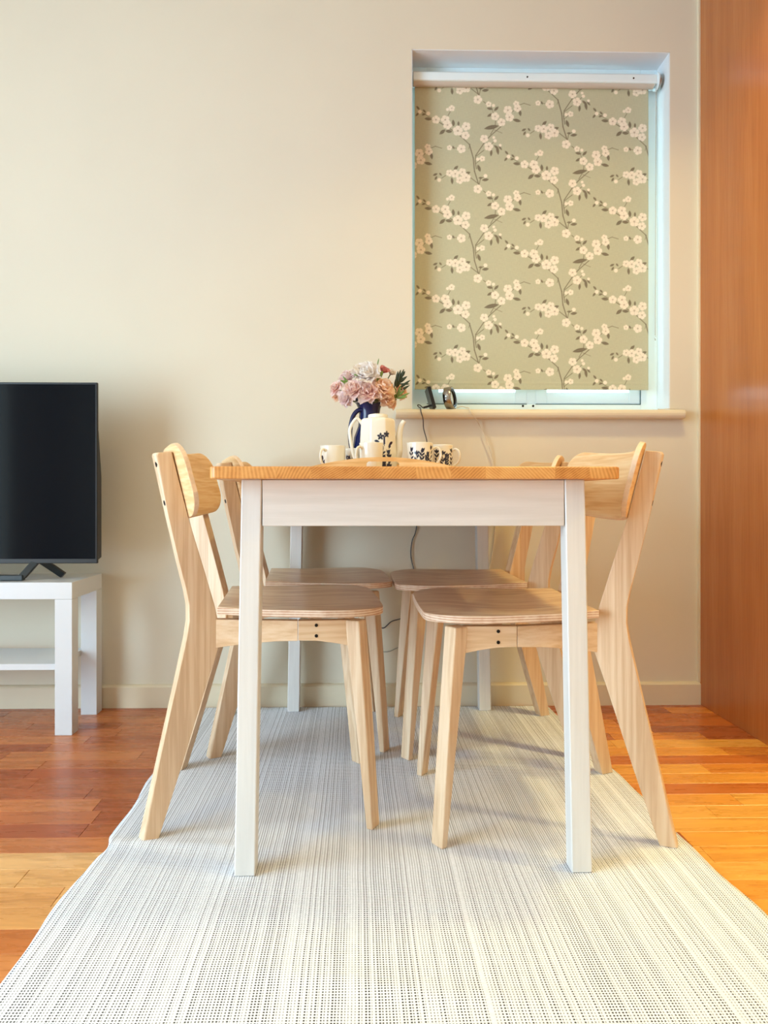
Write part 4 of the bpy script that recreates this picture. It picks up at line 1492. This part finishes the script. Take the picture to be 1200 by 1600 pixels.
sprig(620, 624, [(620, 620, 632, 610, .004), (620, 622, 626, 604, .004), (619, 622, 636, 620, .004), (618, 624, 617, 606, .004), (622, 622, 640, 614, .003)], M['leaf_light'], 'light green sprig below the dark leaves', -0.018)
lv = []
for k in range(12):
    x = 556 + k * 3.8
    lv.append((577, 630, x, 612 + 3 * (k % 2) + abs(x - 577) * 0.25, .008))
sprig(577, 632, lv, M['leaf'], 'dark leaves under the blossoms at the vase rim', -0.035)
sprig(590, 590, [(588, 596, 598, 580, .006), (585, 600, 592, 586, .005), (560, 592, 554, 584, .005), (545, 600, 532, 594, .004), (548, 604, 536, 588, .004), (590, 570, 592, 560, .002)], M['leaf_light'], 'yellow-green leaves peeping out between the peonies', -0.03)

# ------------------------------------------------------------------ things on the sill
sd = CAMD + 0.012
q = P(677, 640, sd)
fr_ = thing('photo_frame', 'slim black standing frame seen edge-on, leaning back on the window sill', 'frame', (q.x, sd - CAMD, hb + 0.0006))
a0 = math.atan2(9, 33)
b = box(-0.0055, 0.0055, -0.05, 0.05, 0, 0.073)
bmesh.ops.rotate(b, verts=b.verts, cent=(0, 0, 0), matrix=Matrix.Rotation(-a0, 3, 'Y'))
bmesh.ops.translate(b, verts=b.verts, vec=(0, 0, 0.0018))
obj('frame_body', b, M['black'], fr_, bevel=0.001)
b = box(0.0058, 0.0066, -0.044, 0.044, 0.006, 0.067)
bmesh.ops.rotate(b, verts=b.verts, cent=(0, 0, 0), matrix=Matrix.Rotation(-a0, 3, 'Y'))
obj('display', b, M['screen'], fr_)
b = bmesh.new()
strut(b, (-0.036, -0.03, 0.0045), (-0.004, -0.03, 0.014), 0.006, 0.012)
obj('prop_leg', b, M['black'], fr_)

q = P(703, 640, sd)
ck = thing('round_clock', 'round silver-rimmed bedside clock with dark inner ring, standing on the sill', 'clock', (q.x, sd - CAMD, hb + 0.0006))
b = bmesh.new()
Rr = 0.0385
prf = [(Rr - 0.004, -0.014), (Rr, -0.012), (Rr + 0.0005, 0.0), (Rr, 0.012), (Rr - 0.004, 0.014), (Rr - 0.007, 0.012), (Rr - 0.008, 0.0), (Rr - 0.007, -0.012), (Rr - 0.004, -0.014)]
add_lathe(b, prf, 48)
mt_ = Matrix.Rotation(math.radians(38), 3, 'Z') @ Matrix.Rotation(math.radians(-10), 3, 'Y') @ Matrix.Rotation(PI / 2, 3, 'Y')
mt_ = Matrix.Rotation(math.radians(-8), 3, 'Y') @ Matrix.Rotation(math.radians(-24), 3, 'Z') @ Matrix.Rotation(PI / 2, 3, 'Y')
bmesh.ops.rotate(b, verts=b.verts, cent=(0, 0, 0), matrix=mt_)
bmesh.ops.translate(b, verts=b.verts, vec=(0, 0, Rr + 0.001))
obj('rim', b, M['chrome'], ck, smooth=True)
b = bmesh.new()
add_lathe(b, [(Rr - 0.0125, -0.006), (Rr - 0.0078, -0.012), (Rr - 0.0078, 0.013), (Rr - 0.0125, 0.008)], 48)
bmesh.ops.rotate(b, verts=b.verts, cent=(0, 0, 0), matrix=mt_)
bmesh.ops.translate(b, verts=b.verts, vec=(0, 0, Rr + 0.001))
obj('inner_ring', b, M['black'], ck, smooth=True)['label'] = 'black inner ring'
b = bmesh.new()
add_lathe(b, [(0.0, 0.004), (Rr - 0.012, 0.004), (Rr - 0.012, -0.008), (0.0, -0.010)], 40)
bmesh.ops.rotate(b, verts=b.verts, cent=(0, 0, 0), matrix=mt_)
bmesh.ops.translate(b, verts=b.verts, vec=(0, 0, Rr + 0.001))
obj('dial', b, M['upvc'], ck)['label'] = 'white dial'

# cables
def cable(pts, r, mat, label):
    o = obj('cable', tube(spline(pts, 8), r, 8), mat, smooth=True)
    return tag(o, label, 'cable')
cd = CAMD - 0.047
zs_ = hb + 0.0030
cable([P(667, 637, sd), P(661, 637, sd - .015), (P(656, 634, sd - .02).x, dY(sd - .02), zs_ + 0.012), (P(652.5, 633, sd - .03).x, dY(sd - .03), zs_ + 0.011), (P(654, 637, sd - .03).x, dY(sd - .035), zs_ + 0.004),
       (P(657, 640, cd).x, dY(CAMD - 0.035), zs_), P(658.5, 646, cd), P(661, 655, cd + .02), P(662, 670, cd + .035), P(667, 690, cd + .035), P(665, 706, cd + .04), P(657, 740, cd + .042), P(651, 822, cd + .042), P(644, 845, cd + .042),
       P(642, 868, cd + .042), P(647, 893, cd + .042), P(650, 920, cd + .042), P(640, 950, cd + .042), P(629, 965, cd + .042), P(612, 971, cd + .042), P(600, 981, cd + .042), P(590, 979, cd + .042)], 0.0017, M['cable_dark'],
      'thin dark cable looping off the sill and down the wall behind the table')
cable([P(714, 637, sd), P(722, 635, sd - .01), (P(728, 636, sd - .02).x, dY(sd - .025), zs_ + .004), (P(733, 640, cd).x, dY(CAMD - 0.035), zs_), P(737, 646, cd), P(744, 655, cd + .02), P(752, 670, cd + .035), P(763, 695, cd + .035), P(770, 722, cd + .04), P(775, 760, cd + .042), P(770, 860, cd + .042), P(740, 1000, cd + .042)],
      0.0016, M['cable_white'], 'thin white cable running from the round clock down the wall')
cable([P(560, 1004, cd + .043), P(590, 1014, cd + .043), P(597, 1018, cd + .043), P(608, 1018, cd + .043), P(622, 1012, cd + .043), P(640, 1008, cd + .043)], 0.0017, M['cable_pale'], 'short pale cable hanging low on the wall under the table')
# coil of pale cord on the right end of the sill
cable([(P(1062, 640, cd).x, -0.020, zs_ - 0.001), (P(1050, 640, cd).x, -0.026, zs_ + 0.0003), (P(1040, 640, cd).x, -0.012, zs_ - 0.001), (P(1033, 640, cd).x, -0.022, zs_ - 0.001)], 0.0014, M['cable_white'],
      'short piece of white cord lying on the right end of the sill')
